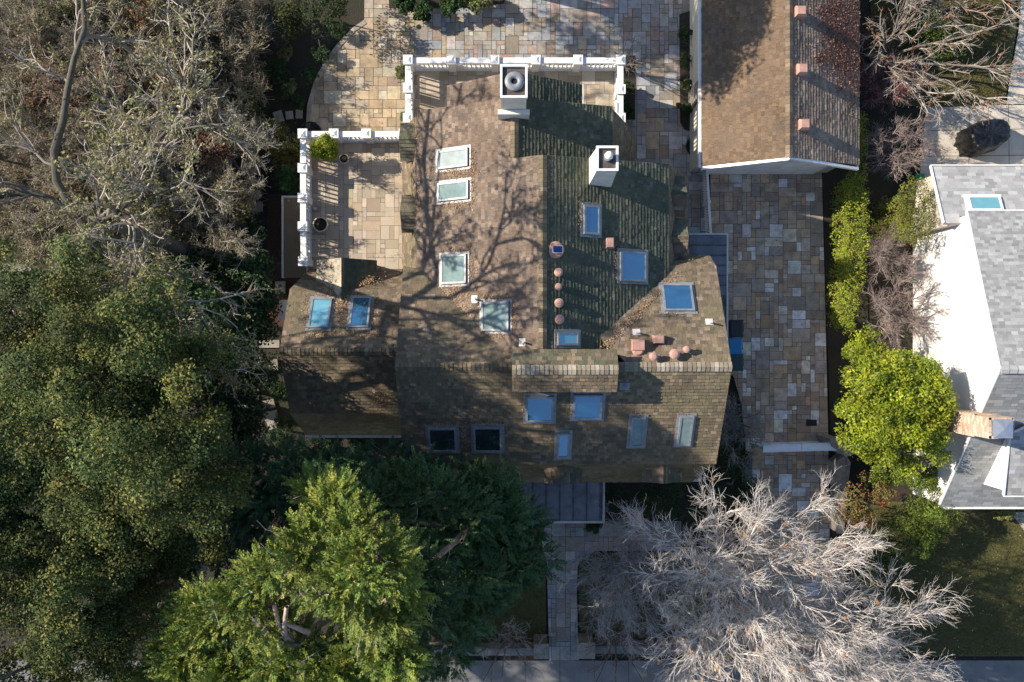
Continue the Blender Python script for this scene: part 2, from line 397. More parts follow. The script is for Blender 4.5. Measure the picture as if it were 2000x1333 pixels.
# kerb of pale stone along the left edge of the plaza
mb = MB(); edge = [(712, 40), (690, 55), (660, 86), (635, 120), (614, 160), (601, 205), (597, 262)]; rr = random.Random(8)
for i in range(len(edge) - 1):
    a = P(*edge[i], 0); b = P(*edge[i + 1], 0); n = max(1, int(np.linalg.norm(b - a) / .45)); d = (b - a) / n; s = np.array([d[1], -d[0], 0]); s /= np.linalg.norm(s)
    for k in range(n):
        p = a + d * k + d * .02; q = a + d * (k + 1) - d * .02; c = rr.uniform(.26, .42)
        mb.prism([p, q, q + s * -.2, p + s * -.2], 0, .075, (c, c * .9, c * .75))
build('kerb', mb, MAT['stone'])['kind'] = 'structure'
sheet('side_path_mulch', PP([(523, 380), (640, 380), (640, 640), (520, 640), (500, 610), (520, 560)], 0), .02, 'mulch')
sheet('lawn', PP([(1000, 1030), (1066, 1030), (1066, 1255), (860, 1255), (860, 1090)], 0), .02, 'lawn')
sheet('front_lawn', PP([(1130, 1080), (1450, 1080), (1450, 1250), (1132, 1250)], 0), .02, 'lawn')
sheet('neighbour_lawn', PP([(1690, 980), (2130, 980), (2130, 1282), (1690, 1282)], 0), .02, 'lawn')
sheet('back_lawn', PP([(1700, -150), (1978, -150), (1985, 60), (1970, 150), (1962, 205), (1808, 210), (1700, 200)], 0), .02, 'lawn')
sheet('neighbour_patio', PP([(1808, 211), (1961, 206), (2150, 206), (2150, 420), (1790, 420)], 0), .03, 'concrete')
sheet('back_path', PP([(1966, 204), (1974, 150), (1990, 60), (2005, -150), (2150, -150), (2150, 204)], 0), .034, 'concrete')
mb = MB()
for (a, b) in (((1808, 256), (2150, 250)), ((1808, 306), (2150, 302)), ((1969, 206), (1971, 420)), ((1893, 208), (1890, 420))):
    p = P(*a, 0); q = P(*b, 0); d = q - p; d /= np.linalg.norm(d); s = np.array([d[1], -d[0], 0]) * .012
    mb.poly([(*(p - s)[:2], .0335), (*(p + s)[:2], .0335), (*(q + s)[:2], .0335), (*(q - s)[:2], .0335)], (.1, .1, .1))
tag(build('patio_joints', mb, MAT['grout']), kind='structure')
sheet('pavement', PP([(-200, 1290), (2200, 1290), (2200, 1420), (-200, 1420)], 0), .05, 'pavement', .1)
mb = MB()
for k in range(24):
    x = -18 + k * 1.55; mb.poly([(x, -18.5, .054), (x + .02, -18.5, .054), (x + .02, -13.6, .054), (x, -13.6, .054)], (.05, .05, .05))
tag(build('pavement_joints', mb, MAT['grout']), kind='structure')
sheet('neighbour_path', PP([(1972, 1000), (2010, 1050), (2080, 1282), (2150, 1282), (2150, 1000)], 0), .03, 'concrete')

# ------------------------------------------------------------------ the main house
H = thing('main_house', (0, 0, 0), 'large rambling shingle-roofed house with many skylights, two white chimneys and paved terraces', 'house')
wb = MB()
wb.box(-3.55, 5.85, -4.6, 6.55, 0, 5.36); wb.box(-3.55, 3.75, 6.55, 8.72, 0, 5.36); wb.box(-4.05, 7.75, -4.6, 2.75, 0, 5.34)
wb.box(-8.65, -4.05, -3.7, 2.8, 0, 2.95); wb.box(-8.6, -4.05, -2.75, 1.95, 2.95, 4.55)
wb.box(-9.75, -8.5, 2.9, 6.05, 0, 2.0)
build('wall', wb, MAT['stucco'], H)
tan = math.tan
def solid_gable(mb, pts): mb.poly(pts); mb.poly(pts[::-1])
# north-south wing
RZ = 8.0; EZ = 5.4; EZE = 5.6
rS = (1.08, -1.3, RZ); rN = (1.08, 6.55, RZ)
xw, xe = -3.64, 5.96
west = Plane([(xw, -1.3, EZ), rS, rN, (xw, 6.55, EZ)])
def on_west(x): return EZ + (x - xw) * (RZ - EZ) / (1.08 - xw)
xr2 = .09; z2 = on_west(xr2)
west_n = Plane([(xw, 6.5, EZ), (xr2, 6.5, z2), (xr2, 8.75, z2), (xw, 8.75, EZ)])
roof('roof_slope', H, [(xw, -1.3, EZ), rS, rN, (xr2, 6.55, z2), (xr2, 8.72, z2), (xw, 8.85, EZ)], MAT['shingle'], CEDAR, seed=1)
east = Plane([rS, (xe, -1.3, EZE), (xe, 6.75, EZE), rN])
roof('roof_slope', H, east, MAT['mossy_shaded'], MOSS_SHADE, seed=2, butt=.03)
xe2 = 3.82; ze2 = z2 - (xe2 - xr2) * .49
east2 = Plane([(xr2, 6.5, z2), (xe2, 6.5, ze2), (xe2, 8.95, ze2), (xr2, 8.72, z2)])
roof('roof_slope', H, east2, MAT['mossy_shaded'], MOSS_SHADE, seed=3, butt=.03)
for q in ([(xr2, 6.5, z2), (1.08, 6.5, RZ - .05), (xe - .05, 6.5, EZ - .05), (xe2, 6.5, EZ - .05)], [(xw + .1, 8.66, EZ - .02), (xr2, 8.66, z2 - .06), (xe2 - .1, 8.66, EZ - .02)],
          [(-4.1, -4.6, EZ), (-4.1, -.92, 7.5), (-4.1, 2.8, EZ)], [(7.76, -4.6, EZ), (7.76, -.92, 7.5), (7.76, 2.8, EZ)]):
    g = MB(); solid_gable(g, q); build('gable_wall', g, MAT['stucco'], H)
# steep lower slopes (mansard skirts)
def skirt(pts, mat, pal, seed): return roof('lower_roof_slope', H, pts, mat, pal, seed=seed, butt=.022)
m_w = skirt([(xw, 2.0, EZ), (xw, 8.7, EZ), (-4.5, 8.7, 3.2), (-4.5, 2.6, 3.2)], MAT['olive_shingle'], OLIVE, 4)
skirt([(xe, 6.75, EZE), (xe, .9, EZE), (7.25, 1.6, 3.25), (7.25, 6.75, 3.25)], MAT['olive_shingle'], OLIVE, 5)
skirt([(xe2, 8.85, ze2), (xe2, 6.6, ze2), (5.05, 6.6, 3.25), (5.05, 8.55, 3.25)], MAT['olive_shingle'], OLIVE, 6)
# east-west wing
RX = 7.6; yR = -.92; yS = -4.70; yN = 2.88; x0, x1 = -4.17, 7.84
south = Plane([(x0, yS, EZ), (x1, yS, EZ), (x1, yR, RX), (x0, yR, RX)])
roof('roof_slope', H, south, MAT['olive_shingle'], OLIVE, seed=7)
north = Plane([(x0, yR, RX), (x1, yR, RX), (x1, yN, EZ), (x0, yN, EZ)])
roof('roof_slope', H, Plane([(4.2, yR, RX), (x1, yR, RX), (x1, yN, EZ), (5.6, yN, EZ), (2.9, .5, 6.77)]), MAT['olive_shingle'], OLIVE + CEDAR, seed=8)
roof('roof_slope', H, Plane([(x0, yR, RX), (.5, yR, RX), (-2.6, yN - .3, EZ + .17), (x0, yN, EZ)]), MAT['olive_shingle'], CEDAR + OLIVE, seed=9)
m_s = skirt([(x0, yS, EZ), (x1, yS, EZ), (7.35, -5.78, 3.3), (x0, -5.78, 3.3)], MAT['olive_shingle'], [(.20, .15, .09), (.18, .14, .085), (.215, .165, .1)], 10)
skirt([(x1, yN, EZ), (5.9, yN, EZ), (6.6, 3.4, 4.4), (x1, 3.4, 4.4)], MAT['olive_shingle'], OLIVE, 11)
# raised ridge piece between the wings
zz = 8.38; zl = 7.98
cap_s = Plane([(.0, -1.0, zz), (3.69, -1.0, zz), (3.69, -1.78, zl), (.0, -1.78, zl)])
roof('raised_roof_slope', H, cap_s, MAT['olive_shingle'], OLIVE, seed=12)
roof('raised_roof_slope', H, [(.0, -1.0, zz), (3.69, -1.0, zz), (3.69, -.3, zl + .05), (.0, -.3, zl + .05)], MAT['olive_shingle'], OLIVE + MOSS_SHADE, seed=13)
g = MB(); g.box(.08, 3.6, -1.62, -.42, 6.9, zl - .06); build('raised_wall', g, MAT['timber'], H)
# west wing (lower)
WR = 6.0; WE = 4.6; wy = -.395; wx0, wx1 = -8.76, x0
w_s = Plane([(wx0, wy, WR), (wx1 + .3, wy, WR), (wx1 + .3, -2.83, WE), (wx0, -2.83, WE)])
roof('roof_slope', H, w_s, MAT['olive_shingle'], OLIVE, seed=14)
w_n = Plane([(wx0, wy, WR), (-3.2, wy, WR), (-3.2, 2.03, WE), (wx0, 2.03, WE)])
roof('roof_slope', H, w_n, MAT['olive_shingle'], CEDAR + OLIVE, seed=15)
skirt([(wx0, -2.83, WE), (wx1 + .1, -2.83, WE), (wx1 + .1, -3.88, 2.95), (wx0 + .2, -3.88, 2.95)], MAT['olive_shingle'], [(.20, .15, .09), (.18, .14, .085), (.215, .165, .1)], 16)
skirt([(wx0, 2.03, WE), (-3.6, 2.03, WE), (-3.6, 2.95, 3.1), (wx0 + .4, 2.95, 3.1)], MAT['olive_shingle'], OLIVE, 17)
g = MB(); solid_gable(g, [(wx0 + .08, 1.95, WE), (wx0 + .08, wy, WR - .1), (wx0 + .08, -2.75, WE)]); build('gable_wall', g, MAT['stucco'], H)
# small north gable over the balcony
nr = 6.35; ne = 4.95
roof('roof_slope', H, [(.1, 8.7, nr), (.1, 10.05, nr), (-2.52, 9.95, ne), (-2.52, 8.7, ne)], MAT['shingle'], CEDAR, seed=18)
roof('roof_slope', H, [(.1, 10.05, nr), (.1, 8.7, nr), (2.72, 8.7, ne), (2.72, 10.0, ne)], MAT['mossy_shaded'], MOSS_SHADE, seed=19, butt=.03)
g = MB(); g.box(-2.4, 2.6, 8.72, 9.85, 3.0, ne - .12); g.add([(-2.4, 9.85, ne - .12), (2.6, 9.85, ne - .12), (.1, 9.85, nr - .14), (-2.4, 8.75, ne - .12), (2.6, 8.75, ne - .12), (.1, 8.75, nr - .14)], [(0, 2, 1), (3, 4, 5)])
build('gable_wall', g, MAT['stucco'], H)
g = MB(); g.obox(np.array([2.74, 9.35, ne - .04]), np.array([0, 1., 0]), np.array([0, 0, 1.]), np.array([1., 0, 0]), 1.3, .12, 0, .04); build('verge_board', g, MAT['white'], H)
# ridge caps and hip trims
ridge_caps('ridge_cap', H, rS, rN, MAT['olive_shingle'], OLIVE, 1)
ridge_caps('ridge_cap', H, (xr2, 6.6, z2), (xr2, 8.72, z2), MAT['olive_shingle'], OLIVE, 2)
ridge_caps('ridge_cap', H, (3.7, yR, RX), (x1, yR, RX), MAT['olive_shingle'], CAPS, 3, .17)
ridge_caps('ridge_cap', H, (x0, yR, RX), (.0, yR, RX), MAT['olive_shingle'], OLIVE, 4, .14)
ridge_caps('ridge_cap', H, (0, -1.0, zz), (3.69, -1.0, zz), MAT['olive_shingle'], CAPS, 5, .17)
ridge_caps('ridge_cap', H, (wx0, wy, WR), (wx1 + .1, wy, WR), MAT['olive_shingle'], OLIVE, 6, .14)

def dormer(axis, base, half, ridge_z, eave_z, mats, pals, seed, gl=True):
    """gable dormer: axis = outward unit vector, base = (back x,y),(length); roof as two slopes, front gable wall with a window"""
    (bx, by), L = base; ax = np.array([axis[0], axis[1], 0.]); sd = np.array([-axis[1], axis[0], 0.]); b = np.array([bx, by, 0.])
    up = np.array([0, 0, 1.])
    g = MB(); f = b + ax * (L - .12); i_ = half - .1
    A = [f - sd * i_ + up * (eave_z - 1.3), f + sd * i_ + up * (eave_z - 1.3), f + sd * i_ + up * (eave_z - .05), f + up * (ridge_z - .16), f - sd * i_ + up * (eave_z - .05)]
    B = [p - ax * (L - .15) for p in A]
    g.add(A + B, [(0, 1, 2, 3, 4), (1, 6, 7, 2), (5, 0, 4, 9)])
    d = build('dormer', g, MAT['stucco'], H)
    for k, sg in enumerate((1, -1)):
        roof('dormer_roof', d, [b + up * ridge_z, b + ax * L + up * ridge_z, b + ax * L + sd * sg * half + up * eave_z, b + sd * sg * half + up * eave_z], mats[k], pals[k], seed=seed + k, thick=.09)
    g = MB(); c = f + up * (eave_z - .45); g.obox(c, sd, up, ax, half * 1.1, .8, .0, .05); build('window_frame', g, MAT['trim'], d)
    g = MB(); g.obox(c, sd, up, ax, half * 1.1 - .14, .66, .05, .06); build('window_pane', g, MAT['dark_glass'], d)
    return d
sh, mo = MAT['shingle'], MAT['mossy_shaded']
# west dormers over the terrace
dormer((-1, 0), ((-3.3, 7.75), 1.05), .72, 5.42, 4.95, (sh, sh), (MOSS_SHADE, MOSS_SHADE), 40)
dormer((-1, 0), ((-3.3, 4.95), 1.0), .72, 5.42, 4.95, (sh, sh), (MOSS_SHADE, MOSS_SHADE), 42)
# east dormers
dormer((1, 0), ((5.6, 5.65), 1.15), .78, 5.35, 4.85, (mo, sh), (MOSS_SHADE, OLIVE), 44)
dormer((1, 0), ((5.6, 4.0), 1.2), .78, 5.35, 4.85, (mo, sh), (MOSS_SHADE, OLIVE), 46)
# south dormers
dormer((0, -1), ((2.0, -4.3), 1.25), .72, 5.3, 4.85, (mo, sh), (MOSS_SHADE, OLIVE), 48)
dormer((0, -1), ((5.85, -4.3), 1.2), .75, 5.3, 4.85, (mo, sh), (MOSS_SHADE, OLIVE), 50)
# north dormer of the west wing: west slope coloured as sunlit, east as shaded
dormer((0, 1), ((-6.65, 1.4), 1.85), 1.2, 4.92, 3.95, (sh, mo), ([(.46, .41, .31), (.40, .36, .27), (.5, .45, .35)], MOSS_SHADE), 52)

# porch roofs
def metal_roof(px0, px1, pyN, pyS, z, drop, name, parent, seam, mat='metal', gut=True, ns=True):
    a = P(px0, pyN, z); b = P(px1, pyS, z - drop); xa, ya = a[0], a[1]; xb, yb = b[0], b[1]
    g = MB(); up = np.array([0, 0, 1.])
    T = [(xa, ya, z - .004), (xb, ya, z - .004), (xb, yb, z - drop - .004), (xa, yb, z - drop - .004)]; U = [(p[0], p[1], p[2] - .12) for p in T]
    g.add(T + U, [(3, 2, 1, 0), (4, 5, 6, 7), (0, 1, 5, 4), (1, 2, 6, 5), (2, 3, 7, 6), (3, 0, 4, 7)], (.06, .06, .07)); rp = random.Random(5); m = round(((xb - xa) if ns else (ya - yb)) / seam)
    for i in range(m):
        c_ = rp.uniform(.05, .19); c_ = (c_ * .95, c_ * .97, c_ * 1.08); f0, f1 = i * seam, min((i + 1) * seam, (xb - xa) if ns else (ya - yb))
        if ns: g.poly([(xa + f0 + .03, yb, z - drop), (xa + f1 - .03, yb, z - drop), (xa + f1 - .03, ya, z), (xa + f0 + .03, ya, z)], c_)
        else: g.poly([(xa, ya - f1 + .02, z - drop * f1 / (ya - yb)), (xb, ya - f1 + .02, z - drop * f1 / (ya - yb)), (xb, ya - f0 - .02, z - drop * f0 / (ya - yb)), (xa, ya - f0 - .02, z - drop * f0 / (ya - yb))], c_)
    o = build(name, g, MAT[mat], parent)
    s = MB()
    sc_ = (.05, .05, .058)
    if ns:
        x = xa + seam
        while x < xb - .1:
            s.add([(x - .018, ya, z - .01), (x + .018, ya, z - .01), (x + .018, yb, z - drop - .01), (x - .018, yb, z - drop - .01), (x - .018, ya, z + .045), (x + .018, ya, z + .045), (x + .018, yb, z - drop + .045), (x - .018, yb, z - drop + .045)],
                  [(4, 7, 6, 5), (0, 4, 5, 1), (1, 5, 6, 2), (2, 6, 7, 3), (3, 7, 4, 0)], sc_); x += seam
    else:
        y = ya - seam
        while y > yb + .1:
            zc = z - drop * (ya - y) / (ya - yb); s.box(xa, xb, y - .015, y + .015, zc - .01, zc + .035, sc_); y -= seam
    build('standing_seam', s, MAT[mat], o)
    return o, (xa, xb, ya, yb)
pr, bb = metal_roof(1014, 1177, 930, 1018, 3.05, .22, 'porch_roof', H, .56)
g = MB(); g.box(bb[1] - .01, bb[1] + .09, bb[3] - .09, bb[2], 2.74, 2.86); g.box(bb[0], bb[1] - .01, bb[3] - .09, bb[3] - .0, 2.74, 2.86)
build('gutter', g, MAT['gutter'], H); g = MB()
yg = P(0, 936, 3.2)[1]; g.box(bb[1] + .09, 7.7, yg - .1, yg, 3.12, 3.24); g.box(7.7, 7.8, yg - .1, yg + .75, 3.12, 3.24)
build('gutter', g, MAT['gutter'], H); g = MB()
g.box(-8.5, -4.1, -4.02, -3.92, 2.8, 2.92)
build('gutter', g, MAT['gutter'], H)
for x in (bb[0] + .2, bb[1] - .2):
    g = MB(); g.box(x - .09, x + .09, bb[3] + .1, bb[3] + .28, 0, 2.72); build('porch_post', g, MAT['white'], H)
er, eb = metal_roof(1345, 1418, 459, 672, 3.0, .12, 'side_porch_roof', H, .42, ns=False)
g = MB(); g.box(eb[1], eb[1] + .07, eb[3], eb[2] + .07, 2.86, 2.98); g.box(eb[0], eb[1], eb[2], eb[2] + .07, 2.86, 2.98); build('gutter', g, MAT['gutter'], H)
# terraces
TERR = [(.40, .33, .25), (.43, .36, .28), (.38, .31, .23), (.46, .395, .31), (.41, .325, .235), (.37, .31, .245)]
tw = [(-8.3, 2.5), (-3.7, 2.5), (-3.7, 8.25), (-8.3, 8.25)]; tn = [(-4.15, 8.72), (4.3, 8.72), (4.3, 11.25), (-4.15, 11.25)]
g = MB(); g.box(-8.55, -4.05, 2.85, 8.45, 0, 2.93); g.box(-4.35, 4.5, 8.73, 11.4, 0, 2.93); build('terrace_base', g, MAT['stucco'], H)
paving('terrace_paving', tw, 3.0, TERR, seed=21, mat='deckstone', parent=H, gapw=.011, cell=.19); paving('terrace_paving', tn, 3.0, TERR, seed=22, mat='deckstone', parent=H, gapw=.011, cell=.19)
# lower bay roof left of the terrace, with a pale edge, and the small white bay
g = MB(); g.box(-9.72, -8.58, 2.7, 6.1, 2.0, 2.1, (.2, .15, .1)); build('bay_roof', g, MAT['deckstone'], H)
g = MB(); g.box(-9.8, -9.72, 2.7, 6.18, 1.9, 2.13); g.box(-9.72, -8.58, 6.1, 6.18, 1.9, 2.13); build('bay_trim', g, MAT['trim'], H)
g = MB(); a = P(545, 586, 3.6); b = P(560, 626, 3.6); g.box(a[0], -8.6, b[1], a[1], 0, 3.6); build('bay', g, MAT['white_wall'], H)

# ---- chimneys
def chimney(c, hw, hy, z0, z1, fl, kind, seed):
    x, y = c; up = z1 - z0
    g = MB(); q = lambda a, b: [(x - a, y - b), (x + a, y - b), (x + a, y + b), (x - a, y + b)]
    g.frustum(q(hw * fl, hy * fl), q(hw * .93, hy * .93), z0, z1 - .16)
    ch = build('chimney', g, MAT['chim'], H)
    g = MB(); t = .075
    g.box(x - hw, x + hw, y - hy, y - hy + t, z1 - .16, z1); g.box(x - hw, x + hw, y + hy - t, y + hy, z1 - .16, z1)
    g.box(x - hw, x - hw + t, y - hy + t, y + hy - t, z1 - .16, z1); g.box(x + hw - t, x + hw, y - hy + t, y + hy - t, z1 - .16, z1)
    build('chimney_rim', g, MAT['white'], ch)
    g = MB(); g.box(x - hw + t, x + hw - t, y - hy + t, y + hy - t, z1 - .17, z1 - .1); build('chimney_crown', g, MAT['chimdark'], ch)
    g = MB()
    if kind == 'ring':
        g.lathe((x + .02, y, z1 - .1), [(.30, 0), (.33, .06), (.32, .10), (.2, .125), (.11, .11), (.105, .02), (.0, .015)], 24, cap=False); build('flue_cap', g, MAT['lead'], ch, smooth=True)
        g = MB(); g.lathe((x + .02, y, z1 - .09), [(.10, .0), (.10, .04)], 16); build('flue', g, MAT['dark'], ch)
    else:
        g.lathe((x, y - .0, z1 - .1), [(.11, 0), (.11, .18)], 14); build('flue', g, MAT['steel'], ch)
        g = MB(); g.lathe((x + .02, y + .03, z1 + .05), [(.12, 0), (.15, .04), (.13, .13), (.08, .2), (.0, .22)], 16, ax=(.35, .6, 1), cap=False); build('flue_cap', g, MAT['white'], ch, smooth=True)
    return ch
chimney((.06, 8.72), .46, .56, 5.2, 9.3, 1.0, 'ring', 1)
chimney((3.2, 6.13), .37, .42, 6.2, 9.3, 1.22, 'cowl', 2)
g = MB(); g.box(-.5, .62, 8.0, 8.17, 6.6, 7.9); build('chimney_shoulder', g, MAT['chim'], H)

# ---- skylights
def skylight(pl, box, glass, parent, fh=.13, fw=.075, frame='lead'):
    xa, ya, xb, yb = box; c = pl.hit((xa + xb) / 2, (ya + yb) / 2)
    if abs(pl.u[0]) > .7: w_ = abs(pl.uv(pl.hit(xb, (ya + yb) / 2))[0] - pl.uv(pl.hit(xa, (ya + yb) / 2))[0]); h_ = abs(pl.uv(pl.hit((xa + xb) / 2, yb))[1] - pl.uv(pl.hit((xa + xb) / 2, ya))[1])
    else: w_ = abs(pl.uv(pl.hit((xa + xb) / 2, yb))[0] - pl.uv(pl.hit((xa + xb) / 2, ya))[0]); h_ = abs(pl.uv(pl.hit(xb, (ya + yb) / 2))[1] - pl.uv(pl.hit(xa, (ya + yb) / 2))[1])
    u, v, n = pl.u, pl.v, pl.n; g = MB()
    for (ou, ov, ww, hh) in ((0, h_ / 2 - fw / 2, w_, fw), (0, -h_ / 2 + fw / 2, w_, fw), (-w_ / 2 + fw / 2, 0, fw, h_ - 2 * fw), (w_ / 2 - fw / 2, 0, fw, h_ - 2 * fw)):
        g.obox(c + u * ou + v * ov, u, v, n, ww, hh, -.05, fh)
    g.obox(c - v * (h_ / 2 + .06), u, v, n, w_ + .2, .12, 0, .045); g.obox(c + v * (h_ / 2 + .05), u, v, n, w_ + .2, .10, 0, .05)
    g.obox(c - u * (w_ / 2 + .05), u, v, n, .10, h_, 0, .04); g.obox(c + u * (w_ / 2 + .05), u, v, n, .10, h_, 0, .04)
    f = build('skylight', g, MAT[frame], parent)
    g = MB(); g.obox(c, u, v, n, w_ - 2 * fw, h_ - 2 * fw, .05, fh - .025); build('pane', g, MAT[glass], f)
    return f
for pl, bx, gl in ((west, (857, 293, 916, 329), 'frosted_glare'), (west, (857, 356, 917, 392), 'grey_glass'), (west, (864, 498, 913, 555), 'grey_glass'), (west, (943, 590, 996, 647), 'grey_glass'),
                   (w_n, (606, 585, 646, 643), 'aqua'), (w_n, (685, 583, 723, 642), 'sky_reflect_glass'),
                   (east, (1138, 402, 1169, 459), 'sky_reflect_glass'), (east, (1209, 492, 1260, 550), 'sky_reflect_glass'), (east, (1087, 649, 1128, 675), 'aqua'),
                   (north, (1294, 558, 1353, 610), 'sky_reflect_glass'),
                   (south, (1027, 772, 1081, 822), 'sky_reflect_glass'), (south, (1119, 769, 1176, 817), 'sky_reflect_glass'), (south, (837, 834, 892, 880), 'dark_glass'), (south, (925, 832, 980, 880), 'dark_glass'),
                   (south, (1088, 844, 1112, 892), 'sky_reflect_glass'), (south, (1231, 813, 1258, 870), 'grey_glass'), (south, (1324, 811, 1351, 868), 'grey_glass')):
    skylight(pl, bx, gl, H)

# ---- roof vents and pipes
def cap_vent(pl, px, py, r, parent, hgt=.32, name='roof_vent'):
    c = pl.hit(px, py); s = (CAM_H - c[2]) / F; R = r * s; b = c.copy(); k = (CAM_H - c[2] - hgt) / (CAM_H - c[2]); b[0] *= k; b[1] *= k
    g = MB(); g.lathe(b - np.array([0, 0, .3]), [(R * .62, 0), (R * .62, hgt + .2)], 16)
    g.lathe(b + np.array([0, 0, hgt - .1]), [(R, 0), (R, .08), (R * .55, .13), (0, .14)], 18, cap=False)
    build(name, g, MAT['terracotta'], parent)
for px, py, r in ((1091, 532, 8.5), (1091, 560, 7), (1092, 592, 9), (1093, 624, 9.5)): cap_vent(east, px, py, r, H, .22)
for px, py, r in ((1277, 697, 8.5), (1318, 692, 10), (1342, 683, 7)): cap_vent(north, px, py, r, H, .42)
def hood_vent(pl, box, parent, hgt=.3, rnd=False, taper=.75):
    xa, ya, xb, yb = box; c = pl.hit((xa + xb) / 2, (ya + yb) / 2); s = (CAM_H - c[2]) / F; w_ = (xb - xa) * s; h_ = (yb - ya) * s
    x, y = c[0], c[1]; z0 = c[2] - .35; z1 = c[2] + hgt; g = MB()
    k = (CAM_H - z1) / (CAM_H - c[2]); x *= k; y *= k
    lo = [(x - w_ / 2, y - h_ / 2), (x + w_ / 2, y - h_ / 2), (x + w_ / 2, y + h_ / 2), (x - w_ / 2, y + h_ / 2)]; hi = [(x + (p[0] - x) * taper, y + (p[1] - y) * taper) for p in lo]
    g.frustum(lo, lo, z0, z1 - .1); g.frustum(lo, hi, z1 - .1, z1)
    if rnd: g.lathe((x, y - h_ * .5, z0), [(w_ * .46, 0), (w_ * .46, .35 + hgt - .14), (w_ * .3, .35 + hgt - .06)], 18)
    build('roof_hood', g, MAT['terracotta'], parent)
hood_vent(east, (1184, 464, 1200, 485), H, .25); hood_vent(north, (1235, 663, 1260, 685), H, .4, True, .9); hood_vent(north, (1277, 655, 1299, 672), H, .35)
c = east.hit(1085, 489); g = MB(); g.lathe(c - np.array([.0, 0, .2]), [(.3, 0), (.3, .3), (.25, .36)], 22); sv = build('solar_vent', g, MAT['terracotta'], H)
g = MB(); g.obox(c + np.array([.06, 0, .24]), np.array([1, 0, -.15]), np.array([0, 1., 0]), np.array([.15, 0, 1.]), .36, .26, 0, .03); build('solar_frame', g, MAT['trim'], sv)
g = MB(); g.obox(c + np.array([.06, 0, .272]), np.array([1, 0, -.15]), np.array([0, 1., 0]), np.array([.15, 0, 1.]), .32, .22, 0, .008); build('solar_panel', g, MAT['solar'], sv)
def pipe(pl, px, py, hgt=.4, r=.035, mat='gutter'):
    c = pl.hit(px, py); g = MB(); g.lathe(c - np.array([0, 0, .1]), [(r, 0), (r, hgt + .1)], 10); g.obox(c, pl.u, pl.v, pl.n, .28, .26, .0, .045); build('vent_pipe', g, MAT[mat], H)
for pl, a, b in ((west, 928, 585), (west, 1021, 669), (w_n, 797, 566), (north, 1385, 630), (north, 1243, 650)): pipe(pl, a, b)
g = MB(); c = south.hit(1220, 754); g.lathe(c, [(.06, -.05), (.06, .12)], 10); g.obox(c, south.u, south.v, south.n, .36, .3, 0, .04); build('vent_pipe', g, MAT['lead'], H)
# entrance door and ground-floor windows under the porch
g = MB(); g.box(2.1, 3.1, -4.68, -4.6, .1, 2.2); d = build('door', g, MAT['timber'], H)
g = MB(); g.lathe((2.98, -4.7, 1.1), [(.03, 0), (.03, .06)], 8, ax=(0, -1, 0)); build('handle', g, MAT['steel'], d)
for x in (-2.5, .4, 5.2, 6.7):
    g = MB(); g.box(x - .6, x + .6, -4.66, -4.6, .9, 2.2); d = build('window', g, MAT['trim'], H)
    g = MB(); g.box(x - .52, x + .52, -4.675, -4.66, .98, 2.12); build('pane', g, MAT['dark_glass'], d)
# ------------------------------------------------------------------ garage
G = thing('garage', (11.2, 12, 0), 'detached garage with three pink square roof vents and a drift of red leaves', 'garage')
gx0, gxr, gx1 = 7.86, 10.79, 14.28; gzr, gze, gzf = 5.0, 3.0, 3.2; gy0, gy1 = 7.25, 22.0
wb = MB(); wb.box(8.02, 14.2, 7.6, 21.8, 0, 2.92)
wb.add([(8.02, 7.6, 2.92), (14.2, 7.6, 2.92), (gxr, 7.6, gzr - .2), (8.02, 7.8, 2.92), (14.2, 7.8, 2.92), (gxr, 7.8, gzr - .2)], [(0, 1, 2), (5, 4, 3)])
build('wall', wb, MAT['stucco'], G)
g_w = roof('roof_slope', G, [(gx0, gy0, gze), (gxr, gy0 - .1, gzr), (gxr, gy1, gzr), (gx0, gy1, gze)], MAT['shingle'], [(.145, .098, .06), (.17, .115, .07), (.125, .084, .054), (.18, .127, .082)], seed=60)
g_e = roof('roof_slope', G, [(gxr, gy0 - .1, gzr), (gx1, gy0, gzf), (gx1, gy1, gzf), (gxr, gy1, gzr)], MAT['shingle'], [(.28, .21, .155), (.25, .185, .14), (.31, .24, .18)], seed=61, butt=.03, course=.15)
ridge_caps('ridge_cap', G, (gxr, gy0 - .1, gzr), (gxr, gy1, gzr), MAT['shingle'], OLIVE, 62, .14)
g = MB(); g.box(7.74, 7.86, gy0 - .05, gy1, 2.86, 2.99); g.box(gx1, gx1 + .09, gy0 - .05, gy1, 2.86, 2.99); build('gutter', g, MAT['trim'], G)
g = MB(); u = np.array([1., 0, 0])
for (a, b) in (((gx0, gze), (gxr, gzr)), ((gxr, gzr), (gx1, gzf))):
    g.add([(a[0], gy0 - .14, a[1] - .2), (b[0], gy0 - .2, b[1] - .2), (b[0], gy0 - .2, b[1] + .0), (a[0], gy0 - .14, a[1] + .0), (a[0], gy0 - .02, a[1] - .2), (b[0], gy0 - .1, b[1] - .2), (b[0], gy0 - .1, b[1]), (a[0], gy0 - .02, a[1])], [(0, 1, 2, 3), (5, 4, 7, 6), (3, 2, 6, 7), (1, 0, 4, 5)])
build('verge_board', g, MAT['white'], G)
for i, (px, py) in enumerate(((1559, 28), (1562, 140), (1566, 247))):
    c = g_e.hit(px, py); g = MB(); q = lambda a: [(c[0] - a, c[1] - a), (c[0] + a, c[1] - a), (c[0] + a, c[1] + a), (c[0] - a, c[1] + a)]
    g.frustum(q(.2), q(.2), c[2] - .2, c[2] + .28); g.frustum(q(.21), q(.15), c[2] + .28, c[2] + .4); build('roof_vent', g, MAT['terracotta'], G)
g = MB(); g.box(8.4, 13.6, 7.53, 7.6, .05, 2.35)
for k in range(4):
    for j in range(5): g.box(8.55 + j * 1.0, 9.35 + j * 1.0, 7.51, 7.53, .15 + k * .56, .55 + k * .56)
build('garage_door', g, MAT['white'], G)
